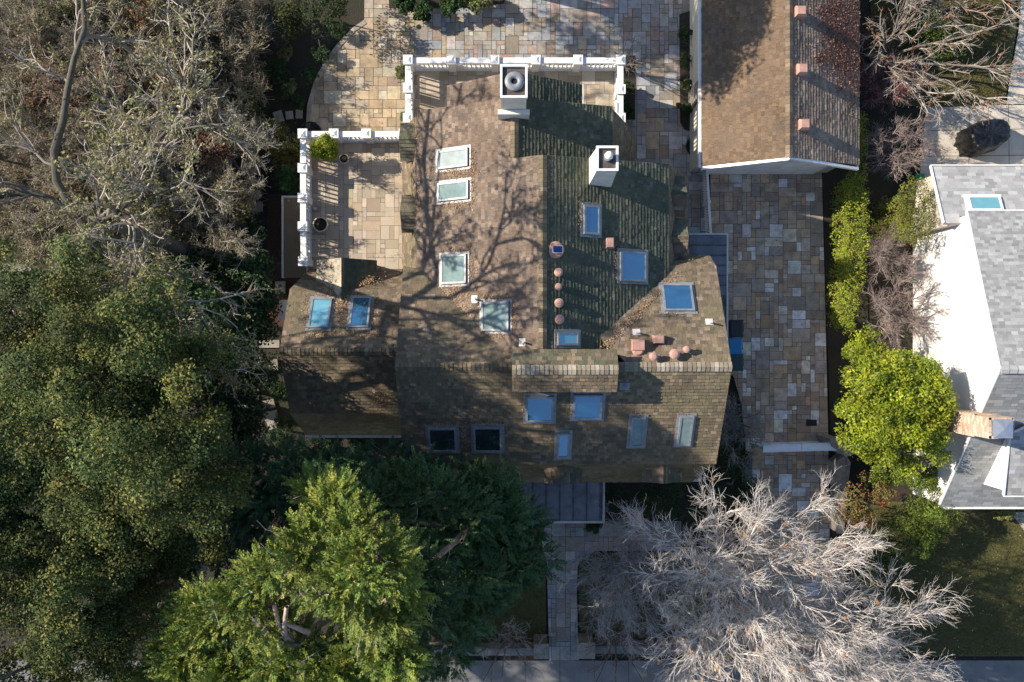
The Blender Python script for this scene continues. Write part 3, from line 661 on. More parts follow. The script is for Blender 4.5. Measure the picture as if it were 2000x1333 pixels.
g = MB(); g.box(7.96, 8.02, 10.3, 11.2, .05, 2.1); d = build('door', g, MAT['timber'], G)

# ------------------------------------------------------------------ neighbour's house
N = thing('neighbour_house', (21, -1, 0), 'white-walled neighbouring house with grey asphalt shingle roof and tall brick chimney', 'house')
nx = 18.0; wx = 18.12
nup = [(nx, 5.14, 4.55), (nx, -1.05, 6.7), (32, -1.05, 6.7), (32, 5.14, 4.55)]
n_u = roof('roof_slope', N, nup, MAT['asphalt'], GREY, seed=70, course=.13, butt=.008, wid=(.14, .28), thick=.16, gap=.003)
n_l = roof('roof_slope', N, [(nx, -1.05, 6.7), (nx, -6.97, 2.5), (32, -6.97, 2.5), (32, -1.05, 6.7)], MAT['asphalt'], [(.25, .255, .25), (.28, .285, .28), (.225, .23, .23)], seed=71, course=.15, butt=.014, wid=(.25, .42), thick=.16)
g = MB(); g.add([(wx, 5.0, 0), (wx, -6.9, 0), (wx, -6.9, 2.42), (wx, -1.05, 6.52), (wx, 5.0, 4.44), (32, 5.0, 0), (32, -6.9, 0), (32, -6.9, 2.42), (32, -1.05, 6.52), (32, 5.0, 4.44)],
    [(0, 4, 3, 2, 1), (5, 6, 7, 8, 9), (0, 5, 9, 4), (1, 2, 7, 6)])
g.box(18.1, 24, 5.02, 7.0, 0, 2.75)
build('wall', g, MAT['white_wall'], N)
n_b = Plane([(17.15, 7.25, 2.95), (17.15, 3.9, 4.25), (24.5, 3.9, 4.25), (24.5, 7.25, 2.95)])
# the low wing passes under the main eave
roof('roof_slope', N, Plane([(17.42, 7.25, 2.9), (17.42, 4.75, 3.9), (18.1, 4.75, 3.9), (18.1, 5.05, 3.78), (25, 5.05, 3.78), (25, 7.25, 2.9)]), MAT['asphalt'], [(.33, .33, .33), (.38, .38, .38), (.29, .295, .30)], seed=72, course=.15, butt=.008, wid=(.2, .42), gap=.003)
g = MB(); g.add([(17.75, 7.0, 0), (17.75, 4.7, 0), (17.75, 4.7, 3.75), (17.75, 7.0, 2.85), (18.05, 7.0, 0), (18.05, 4.7, 0), (18.05, 4.7, 3.75), (18.05, 7.0, 2.85)], [(0, 3, 2, 1), (4, 5, 6, 7), (0, 4, 7, 3), (1, 2, 6, 5), (3, 7, 6, 2)]); build('wall', g, MAT['concrete'], N)
g = MB()
def bar(a, b, w_=.05, h_=.06):
    a = np.array(a, float); b = np.array(b, float); d = (b - a) / np.linalg.norm(b - a); s = np.cross(d, [0, 0, 1.]); s /= np.linalg.norm(s); n = np.cross(s, d); g.obox((a + b) / 2, d, s, n, np.linalg.norm(b - a), w_, -h_, h_)
bar((nx - .03, 5.14, 4.5), (nx - .03, -1.05, 6.65)); bar((nx - .03, -1.05, 6.65), (nx - .03, -6.97, 2.45)); bar((nx, 5.17, 4.5), (32, 5.17, 4.5)); bar((nx, -7.02, 2.46), (32, -7.02, 2.46), .09)
bar((17.39, 7.28, 2.9), (17.39, 4.75, 3.9)); bar((17.39, 7.3, 2.9), (25, 7.3, 2.9))
build('gutter', g, MAT['trim'], N)
sk = skylight(Plane([(17.42, 7.25, 2.9), (17.42, 5.05, 3.78), (25, 5.05, 3.78), (25, 7.25, 2.9)]), (1890, 386, 1954, 414), 'aqua', N, frame='trim')
# external brick chimney with a metal cap
g = MB(); r = random.Random(5); z = 0; k = 0; cx0, cx1, cyc = 17.25, 18.25, -3.16
BR = [(.50, .33, .23), (.44, .27, .18), (.55, .40, .30), (.6, .47, .38), (.48, .34, .26), (.62, .52, .44)]
while z < 7.1:
    h = .075; half = .42 if z < 6.2 else .38; off = .11 * (k % 2); 
    for face in range(4):
        L0, L1 = (-half, half) if face % 2 == 0 else (-.5, .42); p = L0 - off
        while p < L1:
            a, b = max(L0, p), min(L1, p + .215)
            if b - a > .01:
                c = r.choice(BR); e = .006
                xm = (cx0 + cx1) / 2 + .04
                if face == 0: g.box(xm - .5 - e, xm - .4, cyc + a + .004, cyc + b - .004, z, z + h - .008, c)
                elif face == 2: g.box(xm + .35, xm + .42 + e, cyc + a + .004, cyc + b - .004, z, z + h - .008, c)
                elif face == 1: g.box(xm + a + .004, xm + b - .004, cyc + half - .1, cyc + half + e, z, z + h - .008, c)
                else: g.box(xm + a + .004, xm + b - .004, cyc - half - e, cyc - half + .1, z, z + h - .008, c)
            p += .225
    z += h; k += 1
xm = (cx0 + cx1) / 2 + .04
g.box(xm - .49, xm + .41, cyc - .36, cyc + .36, 0, 7.08, (.4, .36, .3))
ch = build('chimney', g, MAT['brick'], N)
g = MB(); q = lambda a: [(xm - .1 - a, cyc - a), (xm - .1 + a, cyc - a), (xm - .1 + a, cyc + a), (xm - .1 - a, cyc + a)]
g.frustum(q(.25), q(.25), 7.05, 7.3); g.frustum(q(.34), q(.34), 7.3, 7.34); g.frustum(q(.34), q(.05), 7.34, 7.42); build('chimney_cap', g, MAT['steel'], ch)
# dormer on the lower slope, its white cheek facing left
dx = P(1966, 900, 5.0)[0]; yb, yt = P(0, 968, 4.9)[1], P(0, 832, 5.3)[1]
g = MB(); g.box(dx + .12, 32, yb + .15, -1.5, 2.2, 4.75); d = build('dormer', g, MAT['white_wall'], N)
roof('dormer_roof', d, [(dx, yb, 4.85), (32, yb, 4.85), (32, yt - .2, 5.35), (dx + .75, yt + .05, 5.35), (dx, yt - .3, 5.25)], MAT['asphalt'], GREY, seed=73, course=.15, butt=.008, wid=(.2, .42), gap=.003)
g = MB(); bar((dx - .03, yb, 4.85), (dx - .03, yt - .3, 5.25)); bar((dx - .03, yt - .3, 5.25), (dx + .75, yt + .08, 5.35)); bar((dx, yb - .04, 4.83), (32, yb - .04, 4.83)); build('dormer_gutter', g, MAT['trim'], d)
ridge_caps('ridge_cap', N, (nx, -1.05, 6.7), (32, -1.05, 6.7), MAT['asphalt'], [(.26, .26, .26), (.3, .3, .3)], 74, .15, .3, .4)
g = MB()
for y in (2.6, .2, -5.0): g.box(wx - .03, wx, y - .5, y + .5, .9, 1.9 if y > -4 else 1.7)
build('shutter', g, MAT['white_wall'], N)

# ------------------------------------------------------------------ balcony railings
def railing(name, label, runs, z0, h=1.0):
    """runs: list of poly-lines of post positions; posts stand at the points, panels of balusters between"""
    t = thing(name, (*runs[0][0], z0), label, 'railing')
    done = set()
    for run in runs:
        for p in run:
            k = (round(p[0], 2), round(p[1], 2))
            if k in done: continue
            done.add(k); g = MB(); a = .14
            g.box(p[0] - a, p[0] + a, p[1] - a, p[1] + a, z0, z0 + h + .02); g.box(p[0] - a - .05, p[0] + a + .05, p[1] - a - .05, p[1] + a + .05, z0 + h + .02, z0 + h + .09)
            g.frustum([(p[0] - a, p[1] - a), (p[0] + a, p[1] - a), (p[0] + a, p[1] + a), (p[0] - a, p[1] + a)], [(p[0] - .04, p[1] - .04), (p[0] + .04, p[1] - .04), (p[0] + .04, p[1] + .04), (p[0] - .04, p[1] + .04)], z0 + h + .09, z0 + h + .14)
            build('post', g, MAT['white'], t)
        for i in range(len(run) - 1):
            a = np.array([*run[i], 0.]); b = np.array([*run[i + 1], 0.]); d = b - a; L = np.linalg.norm(d); d /= L; s = np.array([-d[1], d[0], 0]); up = np.array([0, 0, 1.]); m = (a + b) / 2
            g = MB(); L2 = L - .28
            g.obox(m + up * (z0 + h - .06), d, s, up, L2, .23, -.04, .05); g.obox(m + up * (z0 + h - .14), d, s, up, L2, .12, -.05, .04)
            g.obox(m + up * (z0 + .14), d, s, up, L2, .14, -.05, .05)
            n = max(2, int(L2 / .17))
            for k in range(n):
                c = m + d * (-L2 / 2 + (k + .5) * L2 / n); g.obox(c + up * (z0 + .5), d, s, up, .055, .055, -.33, .33)
            g.obox(m + up * (z0 + .0), d, s, up, L2, .2, -.07, .06)
            build('baluster_panel', g, MAT['white'], t)
    return t
yN_, xW_, xE_ = 11.28, -4.18, 4.36
railing('balcony_railing', 'white baluster railing round three sides of the rear balcony beside the ring-capped chimney',
        [[(xW_, 8.95), (xW_, 10.15), (xW_, yN_), (-2.45, yN_), (-.7, yN_), (.95, yN_), (2.65, yN_), (xE_, yN_), (xE_, 10.1), (xE_, 8.95)]], 3.0)
railing('terrace_railing', 'white baluster railing casting striped shadows along the side terrace with the potted lemon tree',
        [[(-4.35, 8.32), (-5.85, 8.32), (-7.15, 8.32), (-8.4, 8.32), (-8.4, 6.95), (-8.4, 5.75), (-8.4, 4.6), (-8.38, 3.2)]], 3.0)

# ------------------------------------------------------------------ pots and small things on the terrace
def pot(px, py, z, r, h, label, grp=None, mat='pot'):
    c = P(px, py, z); g = MB(); g.lathe(c, [(r * .72, 0), (r * .95, h * .75), (r, h * .8), (r, h), (r * .86, h), (r * .84, h * .86)], 24, cap=False); g.lathe(c, [(r * .72, 0), (r * .7, .01)], 24)
    t = thing('flower_pot', c, label, 'pot', grp); build('pot', g, MAT[mat], t, smooth=False)
    g = MB(); g.lathe(c + np.array([0, 0, h * .84]), [(r * .85, 0), (r * .5, .02), (0, .03)], 20, cap=False); build('potting_soil', g, MAT['soil'], t); return t
pot(631, 442, 3.0, .31, .5, 'large cream pot of bare dark soil against the terrace railing')
pot(675, 314, 3.0, .20, .36, 'small cream empty pot beside the potted lemon tree')
pot(632, 300, 3.0, .27, .42, 'terracotta pot holding the lemon tree in the terrace corner', mat='terracotta')
c = P(617, 409, 3.0); g = MB(); g.lathe(c, [(.10, 0), (.13, .05), (.06, .10), (.05, .24), (.09, .3), (.0, .32)], 12, cap=False)
tag(build('sprinkler', g, MAT['steel'], loc=c, smooth=True), 'small pale fitting on the terrace floor by the railing', 'fitting')

# ------------------------------------------------------------------ bins
def wheelie_bin(px, py, mat, label):
    c = P(px, py, 0); c = P(px, py, 1.05); c[2] = .045; t = thing('wheelie_bin', c, label, 'bin', 'bins by the side door')
    x, y, z = c; w_, d_ = .29, .35; q = lambda a, b: [(x - a, y - b), (x + a, y - b), (x + a, y + b), (x - a, y + b)]
    g = MB(); g.frustum(q(w_ * .78, d_ * .74), q(w_, d_), z + .06, z + .98); g.frustum(q(w_ + .03, d_ + .03), q(w_ + .03, d_ + .03), z + .94, z + .985); build('bin_body', g, MAT[mat], t)
    g = MB(); g.frustum(q(w_ + .02, d_ + .02), q(w_ + .02, d_ + .02), z + .99, z + 1.02); g.frustum(q(w_ + .02, d_ + .02), q(w_ - .04, d_ - .05), z + 1.02, z + 1.07); lid = build('lid', g, MAT[mat], t)
    g = MB(); g.box(x + w_ - .02, x + w_ + .05, y - .16, y + .16, z + .96, z + .985); build('handle', g, MAT['bin_black'], lid)
    for s in (-1, 1):
        g = MB(); g.lathe((x - w_ * .7, y + s * d_ * .72, z + .1), [(.1, -.03), (.1, .03)], 14, ax=(0, 1, 0)); build('wheel', g, MAT['bin_black'], t)
wheelie_bin(1438, 642, 'bin_black', 'black wheelie bin, first of the row at the side of the house')
wheelie_bin(1436, 677, 'bin_blue', 'bright blue recycling bin standing between two darker bins')
wheelie_bin(1438, 708, 'bin_green', 'dark green wheelie bin at the ridge end of the row below the blue one')

# ------------------------------------------------------------------ covered barbecue
c = P(1908, 274, 0); B = rng(3); nA, nB = 44, 16; V = []; 
for j in range(nB):
    t = j / (nB - 1)
    for i in range(nA):
        a = 2 * math.pi * i / nA; rx, ry = 1.02, .70
        rr_ = (1 - .30 * t ** 2) if t < .8 else (1 - .30 * .64) * max(0, (1 - ((t - .8) / .2) ** 1.6))
        fold = 1 + .05 * math.sin(a * 9 + 3 * t) * (1 - t) + .03 * math.sin(a * 17 + 1.3) + .025 * B.standard_normal()
        sup = (abs(math.cos(a)) ** 2.6 + abs(math.sin(a)) ** 2.6) ** (-1 / 2.6)
        z = 1.12 * (t / .8 if t < .8 else 1 + .05 * (t - .8) / .2) + (.05 * math.sin(a * 5) * t if t < .95 else 0)
        x, y = rx * rr_ * fold * sup * math.cos(a), ry * rr_ * fold * sup * math.sin(a); th = .35
        V.append((c[0] + x * math.cos(th) - y * math.sin(th), c[1] + x * math.sin(th) + y * math.cos(th), .02 + max(0, z)))
g = MB(); g.add(V, [(j * nA + i, j * nA + (i + 1) % nA, (j + 1) * nA + (i + 1) % nA, (j + 1) * nA + i) for j in range(nB - 1) for i in range(nA)])
tag(build('covered_barbecue', g, MAT['black_cover'], loc=c, smooth=True), 'barbecue under a crumpled shiny black cover on the concrete patio', 'barbecue')

# ------------------------------------------------------------------ driveway gate, pillars, front walls, fence
def gate():
    a = P(1488, 876, 1.55); b = P(1640, 872, 1.55); a[2] = b[2] = 0; t = thing('driveway_gate', (a + b) / 2, 'white double-leaf gate across the driveway', 'gate')
    d = (b - a); L = np.linalg.norm(d); d /= L; s = np.array([-d[1], d[0], 0]); up = np.array([0, 0, 1.]); m = (a + b) / 2
    for k in (-1, 1):
        c = m + d * k * L / 4; g = MB(); w_ = L / 2 - .02
        for hh in (.12, .75, 1.5): g.obox(c + up * hh, d, s, up, w_, .09, -.07, .07)
        n = 12
        for i in range(n): g.obox(c + d * (-w_ / 2 + (i + .5) * w_ / n) + up * .8, d, s, up, w_ / n * .86, .035, -.7, .7)
        g.obox(c + up * 1.6, d, s, up, w_, .34, -.05, .05); g.obox(c + up * 1.67, d, s, up, w_, .2, -.02, .04)
        for e in (-1, 1): g.obox(c + d * e * (w_ / 2 - .06) + up * .8, d, s, up, .12, .1, -.72, .75)
        build('gate_leaf', g, MAT['gatewhite'], t)
gate()
def stone_block(name, label, cat, pts, h, cap=.1, capmat='stonewall', mat='stonewall', grp=None):
    c = sum(np.array([p[0], p[1], 0.]) for p in pts) / len(pts); t = thing(name, c, label, cat, grp); g = MB(); g.prism(pts, 0, h); build('wall', g, MAT[mat], t)
    m = c[:2]; q = [m + (np.array(p[:2]) - m) * 1.0 + (np.array(p[:2]) - m) / np.linalg.norm(np.array(p[:2]) - m) * .05 for p in pts]; g = MB(); g.prism(q, h, h + cap); build('coping', g, MAT[capmat], t)
stone_block('gate_pillar', 'curved stone pillar at the hedge end of the driveway gate', 'pillar', PP([(1622, 857), (1648, 858), (1668, 872), (1672, 884), (1650, 890), (1640, 880), (1625, 872)], 1.7), 1.7)
stone_block('garden_wall', 'low stone wall along the planting strip beside the lower driveway', 'wall', PP([(1632, 905), (1650, 890), (1660, 905), (1652, 960), (1648, 1040), (1634, 1040), (1638, 960)], .9), .85)
stone_block('driveway_curb_wall', 'low pale stone edging wall left of the lower driveway', 'wall', PP([(1455, 892), (1469, 892), (1469, 985), (1455, 985)], .5), .45, .06, 'pavement', 'stonewall')
stone_block('front_wall', 'low pale-topped front wall left of the path, under the conifer', 'wall', PP([(790, 1267), (1050, 1267), (1050, 1281), (790, 1281)], .7), .62, .08, 'pavement')
stone_block('front_wall', 'low pale-topped front wall right of the path, under bare twigs', 'wall', PP([(1162, 1263), (1430, 1263), (1430, 1277), (1162, 1277)], .7), .62, .08, 'pavement')
stone_block('path_pillar', 'stone pillar at the right side of the front path', 'pillar', PP([(1131, 1256), (1160, 1256), (1160, 1284), (1131, 1284)], 1.2), 1.2)
stone_block('path_pillar', 'stone pillar at the left side of the front path', 'pillar', PP([(1044, 1258), (1070, 1258), (1070, 1284), (1044, 1284)], 1.2), 1.2)
def fence(label, a, b, h, z0=0):
    a = P(*a, h); b = P(*b, h); a[2] = b[2] = 0; d = b - a; L = np.linalg.norm(d); d /= L; s = np.array([-d[1], d[0], 0]); up = np.array([0, 0, 1.]); t = thing('wooden_fence', (a + b) / 2, label, 'fence')
    g = MB(); n = int(L / .14)
    for i in range(n): g.obox(a + d * ((i + .5) * L / n), d, s, up, L / n * .92, .02, .05, h)
    for hh in (.3, h - .3): g.obox((a + b) / 2 + s * .04 + up * hh, d, s, up, L, .05, -.05, .05)
    build('fence_boards', g, MAT['timber'], t); g = MB(); g.obox((a + b) / 2 + up * h, d, s, up, L, .30, .0, .05); build('top_rail', g, MAT['timber'], t)
    for i in range(int(L / 2.2) + 1):
        g = MB(); g.obox(a + d * min(L, i * 2.2), d, s, up, .1, .1, 0, h - .01); build('fence_post', g, MAT['timber'], t)
fence('grey timber fence running down under the bare oak', (60, 120), (74, 490), 1.8)
fence('timber fence with pale picket tops beside the oak limb', (-60, 521), (62, 524), 1.8)
fence('timber fence behind the yellow-green tree and the low hedge', (1690, 893), (1815, 897), 1.6)
def picket(a, b, h, label):
    a = P(*a, h); b = P(*b, h); a[2] = b[2] = .04; d = b - a; L = np.linalg.norm(d); d /= L; s = np.array([-d[1], d[0], 0]); up = np.array([0, 0, 1.]); t = thing('picket_fence', (a + b) / 2, label, 'fence')
    g = MB(); n = int(L / .11)
    for i in range(n): g.obox(a + d * ((i + .5) * L / n), d, s, up, .065, .02, .03, h - .08)
    for hh in (.2, h - .22): g.obox((a + b) / 2 + s * .03 + up * hh, d, s, up, L, .04, -.04, .04)
    g.obox((a + b) / 2 + up * (h - .06), d, s, up, L, .1, 0, .05); build('picket_panel', g, MAT['white'], t)
    for k in (0, .5, 1):
        g = MB(); g.obox(a + d * (L * k), d, s, up, .12, .13, 0, h + .06); build('post', g, MAT['white'], t)
picket((1381, 332), (1388, 458), 1.0, 'white picket fence between the house passage and the upper driveway')
# half-round iron grates
def grate(px, py, r, flat, label):
    c = P(px, py, 0); t = thing('window_well_grate', c, label, 'grate'); g = MB(); pts = []
    a0 = {'E': math.pi / 2, 'S': 0}[flat]
    for k in range(17):
        a = a0 + math.pi * k / 16; pts.append((c[0] + r * math.cos(a), c[1] + r * math.sin(a)))
    for k in range(16):
        p, q = pts[k], pts[k + 1]; g.tube([(*p, .1), (*q, .1)], .035, 5)
    p, q = pts[0], pts[-1]; g.tube([(*p, .1), (*q, .1)], .03, 5)
    for k in range(2, 15, 1):
        p = np.array(pts[k]); g.tube([(c[0], c[1], .11), (*p, .11)], .012, 4)
    for rr in (.3, .5, .75):
        for k in range(16):
            p, q = (np.array(pts[k]) - c[:2]) * rr + c[:2], (np.array(pts[k + 1]) - c[:2]) * rr + c[:2]; g.tube([(*p, .11), (*q, .11)], .012, 4)
    build('grate', g, MAT['iron'], t); g = MB(); g.prism(pts, .05, .056); build('well', g, MAT['dark'], t)
grate(1358, 287, .42, 'E', 'half-round black iron grate against the garage wall')
grate(607, 262, .5, 'S', 'half-round dark grate behind the terrace railing')
mb = MB(); c = P(1584, 826, 0); mb.box(c[0] - .24, c[0] + .24, c[1] - .14, c[1] + .14, .03, .06); tag(build('drain_cover', mb, MAT['iron'], loc=c), 'dark square drain cover set in the driveway stones', 'drain cover')
mb = MB(); c = P(818, 54, 0); mb.lathe((c[0], c[1], .03), [(.12, 0), (.12, .025)], 16); tag(build('drain_cover', mb, MAT['iron'], loc=c), 'small round dark drain cover in the rear patio', 'drain cover')
mb = MB(); c = P(1797, 345, .4); mb.box(c[0] - .2, c[0] + .18, c[1] - .08, c[1] + .1, 0, .4); mb.box(c[0] - .22, c[0] + .2, c[1] - .1, c[1] + .12, .4, .43); tag(build('garden_box', mb, MAT['green_plastic'], loc=c), 'small bright green plastic box by the hedge and grey roof', 'box')
# planter bed kerb by the garage and soil
sheet('planting_bed', PP([(1326, 30), (1349, 22), (1352, 258), (1336, 254), (1328, 240)], 0), .075, 'soil')
sheet('planting_bed', PP([(1606, 330), (1690, 330), (1700, 980), (1625, 980)], 0), .03, 'soil')
sheet('planting_bed', PP([(1213, 110), (1240, 110), (1240, 235), (1213, 235)], 0), .075, 'soil')
sheet('planting_bed', PP([(760, -120), (1000, -120), (985, 8), (920, 16), (760, 17)], 0), .075, 'soil')
# stepping stones
def step(px, py, w_, h_, rot, c_, i, where):
    c = P(px, py, 0); g = MB(); a = rot; u = np.array([math.cos(a), math.sin(a), 0]); v = np.array([-math.sin(a), math.cos(a), 0]); g.obox(c + np.array([0, 0, .02]), u, v, np.array([0, 0, 1.]), w_, h_, 0, .06, (c_, c_ * .93, c_ * .8))
    tag(build('stepping_stone', g, MAT['stone'], loc=c), where, 'stepping stone', 'stepping stones down the side path')
for i, (a, b, w_, h_, rt, c_, wh) in enumerate(((545, 229, .40, .5, .3, .34, 'grey stepping stone tilted at the start of the stepping-stone line'), (566, 226, .33, .36, .1, .36, 'stepping stone just left of the curved patio edge'), (585, 224, .3, .4, 0, .3, 'stepping stone touching the curved patio edge'),
    (497, 333, .55, .36, .05, .26, 'topmost flat stone of the ladder of slabs under the bare branches'), (499, 358, .5, .36, 0, .26, 'second slab from the top of the stone ladder under bare branches'), (498, 381, .48, .36, .02, .26, 'third slab from the top of the stone ladder under bare branches'), (501, 405, .6, .42, 0, .25, 'wide slab at the foot of the stone ladder under bare branches'),
    (548, 562, .45, .55, 0, .42, 'tan square slab in the red mulch beside the house corner'), (523, 561, .4, .55, 0, .36, 'tan slab in the mulch half under the glossy bush'),
    (527, 672, .9, .35, 0, .28, 'wide grey slab by the west gable'), (500, 695, .45, .25, 0, .2, 'small dim slab among the dark leaves by the west gable'), (535, 715, .4, .6, .1, .2, 'dim upright slab beside the west gable eave'),
    (524, 790, .6, .4, .2, .18, 'dark slab beside the lower west roof'), (530, 812, .6, .42, .2, .2, 'dark slab near the bottom of the side path'), (534, 829, .5, .4, .3, .28, 'rough pale stone at the bottom of the side path'))):
    step(a, b, w_, h_, rt, c_, i, wh)
# ------------------------------------------------------------------ vegetation generators
def unit(a): return a / (np.linalg.norm(a, axis=-1, keepdims=True) + 1e-9)

def tubes(pts, rad, m):
    """pts (B,K,3), rad (B,K) -> joined vertices and quads"""
    B, K, _ = pts.shape; d = np.empty_like(pts); d[:, 1:-1] = pts[:, 2:] - pts[:, :-2]; d[:, 0] = pts[:, 1] - pts[:, 0]; d[:, -1] = pts[:, -1] - pts[:, -2]; d = unit(d)
    ref = np.where(np.abs(d[:, :1, 2:3]) < .8, np.array([0, 0, 1.]), np.array([1., 0, 0])); u = unit(np.cross(d, np.broadcast_to(ref, d.shape))); v = np.cross(d, u)
    a = np.arange(m) * 2 * math.pi / m
    V = pts[:, :, None] + rad[:, :, None, None] * (u[:, :, None] * np.cos(a)[None, None, :, None] + v[:, :, None] * np.sin(a)[None, None, :, None])
    idx = np.arange(B * K * m).reshape(B, K, m); nx = np.roll(idx, -1, axis=2)
    Fq = np.stack([idx[:, :-1], nx[:, :-1], nx[:, 1:], idx[:, 1:]], -1).reshape(-1, 4)
    return V.reshape(-1, 3), Fq

def walk(P0, D, L, K, wander, trop, g):
    B = len(P0); pts = np.empty((B, K + 1, 3)); pts[:, 0] = P0; d = unit(D); st = (L / K)[:, None]
    for k in range(K):
        d = unit(d + g.normal(0, wander, (B, 3)) + trop); pts[:, k + 1] = pts[:, k] + d * st
    return pts

def children(pts, rad, n, tr, spread, g, keep=None):
    """n child starts per branch: position, direction, radius there"""
    B, K, _ = pts.shape; t = np.sort(g.uniform(tr[0], tr[1], (B, n)), axis=1) * (K - 1); i = np.minimum(t.astype(int), K - 2); f = (t - i)[..., None]
    b = np.arange(B)[:, None]; p = pts[b, i] * (1 - f) + pts[b, i + 1] * f; d = unit(pts[b, i + 1] - pts[b, i]); r = rad[b, i] * (1 - f[..., 0]) + rad[b, i + 1] * f[..., 0]
    q = g.normal(0, 1, (B, n, 3)); q -= d * np.sum(q * d, -1, keepdims=True); d = unit(d + unit(q) * g.uniform(spread[0], spread[1], (B, n, 1)))
    return p.reshape(-1, 3), d.reshape(-1, 3), r.reshape(-1), t.reshape(-1) / (K - 1)

def quads(pos, nrm, tan_, L, W, C):
    n = unit(nrm); t = unit(tan_ - n * np.sum(tan_ * n, -1, keepdims=True)); s = np.cross(n, t)
    L = np.broadcast_to(np.asarray(L, float), (len(pos),))[:, None]; W = np.broadcast_to(np.asarray(W, float), (len(pos),))[:, None]
    V = np.stack([pos - t * L * .5, pos + s * W * .5, pos + t * L * .5, pos - s * W * .5], 1).reshape(-1, 3)
    return V, np.arange(len(pos) * 4).reshape(-1, 4), np.repeat(C, 4, axis=0)

def colours(pal, n, g, jit=.2):
    pal = np.array(pal); c = pal[g.integers(0, len(pal), n)]; return np.clip(c * g.uniform(1 - jit, 1 + jit, (n, 1)), 0, 1)

def lobe_clumps(lobes, g, sub=9, subr=.42, per=16, cr=(.28, .55), zmin=-.25, rel=(.62, .85), core=.7, tv=.25):
    """cauliflower crown: sub-lobes on each big lobe, clump centres on the sub-lobes"""
    out = []
    for (c, r) in lobes:
        c = np.array(c); r = np.array(r, float)
        d = unit(g.normal(0, 1, (sub, 3))); d[:, 2] = np.where(d[:, 2] < zmin, -d[:, 2] * .6, d[:, 2]); sc = c + d * r * g.uniform(rel[0], rel[1], (sub, 1)); sr = r * g.uniform(subr * .7, subr * 1.25, (sub, 1))
        sc = np.vstack([sc, c[None]]); sr = np.vstack([sr, (r * core)[None]])
        for i in range(len(sc)):
            n = per; tn = g.uniform(1 - tv, 1 + tv) if i < len(sc) - 1 else 1 - tv; e = unit(g.normal(0, 1, (n, 3))); e[:, 2] = np.where(e[:, 2] < -.35, -e[:, 2], e[:, 2])
            out.append(np.hstack([sc[i] + e * sr[i] * g.uniform(.8, 1.08, (n, 1)), g.uniform(cr[0], cr[1], (n, 1)), np.full((n, 1), tn)]))
    return np.vstack(out)

def leaf_cloud(cl, n, size, aspect, pal, g, tone=.3, up=.5, flat=.75, nj=.42):
    c = np.repeat(cl[:, :3], n, axis=0); r = np.repeat(cl[:, 3], n)[:, None]; m = len(c); e = unit(g.normal(0, 1, (m, 3))); rad = g.uniform(.25, 1, (m, 1)) ** .6
    p = c + e * r * rad * np.array([1, 1, flat]); nr = e * .7 + g.normal(0, nj, (m, 3)) + np.array([0, 0, up]); sz = size * g.uniform(.7, 1.35, m)
    tn = np.repeat(g.uniform(1 - tone, 1 + tone, len(cl)) * (np.where(cl[:, 4] > 0, cl[:, 4], 1) if cl.shape[1] > 4 else 1), n)[:, None]; pa = np.array(pal); ci = np.repeat(g.integers(0, len(pa), len(cl)), n); ci = np.where(g.random(m) < .35, g.integers(0, len(pa), m), ci); C = np.clip(pa[ci] * g.uniform(.82, 1.18, (m, 1)) * tn, 0, 1)
    return quads(p, nr, g.normal(0, 1, (m, 3)) + e * .6, sz, sz * aspect, C)

def merge(parts):
    V = []; Fq = []; C = []; b = 0
    for v, f, c in parts: V.append(v); Fq.append(f + b); C.append(c); b += len(v)
    return np.vstack(V), np.vstack(Fq), np.vstack(C)

def put(name, V, Fq, C, mat, parent=None, loc=(0, 0, 0), smooth=False):
    L = root_loc(parent) if parent is not None else np.array(loc, float); me = np_mesh(name, V - L, Fq, C); o = link_mesh(name, me, MAT[mat], parent, smooth)
    if parent is None: o.location = tuple(float(a) for a in L)
    return o

BARK = [(.16, .135, .11), (.19, .165, .14), (.13, .11, .09)]
def leafy(name, label, cat, base, lobes, leafs=45, size=.11, aspect=.6, pal=((.1, .15, .03),), seed=0, mat='leaf', sub=9, per=16, subr=.42, cr=(.28, .55), trunk=True, group=None, tone=.3, up=.5, bark=BARK, tr=.16, zmin=-.25, rel=(.62, .85), core=.7, tv=.25):
    """lobes in photo terms: (px, py, z, rx, ry, rz) with radii in metres"""
    g = rng(seed); lb = [(P(a, b, z), (rx, ry, rz)) for (a, b, z, rx, ry, rz) in lobes]; bl = np.array([*base, 0.]); t = thing(name, bl, label, cat, group)
    cl = lobe_clumps(lb, g, sub, subr, per, cr, zmin, rel, core, tv); cl = cl[cl[:, 2] > .1]
    V, Fq, C = leaf_cloud(cl, leafs, size, aspect, pal, g, tone, up); V[:, 2] = np.maximum(V[:, 2], .04)
    put('crown', V, Fq, C, mat, t)
    if trunk:
        tops = np.array([c for c, r in lb]); h = tops[:, 2].mean() * .45; parts = []
        tp = np.stack([bl - [0, 0, .1], bl + np.array([.05, .02, h * .5]), bl + np.array([.0, .1, h])])[None]; v, f = tubes(tp, np.array([[tr, tr * .85, tr * .7]]), 8); parts.append((v, f, colours(BARK, len(v), g, .1)))
        m = len(tops); s = np.repeat((bl + np.array([0, .05, h * .9]))[None], m, 0); mid = s * .45 + tops * .55 + g.normal(0, .25, (m, 3)); v, f = tubes(np.stack([s, mid, tops + (tops - mid) * .3], 1), np.tile([tr * .55, tr * .35, tr * .12], (m, 1)), 6); parts.append((v, f, colours(BARK, len(v), g, .1)))
        put('trunk', *merge(parts), 'bark', t, smooth=True)
    return t

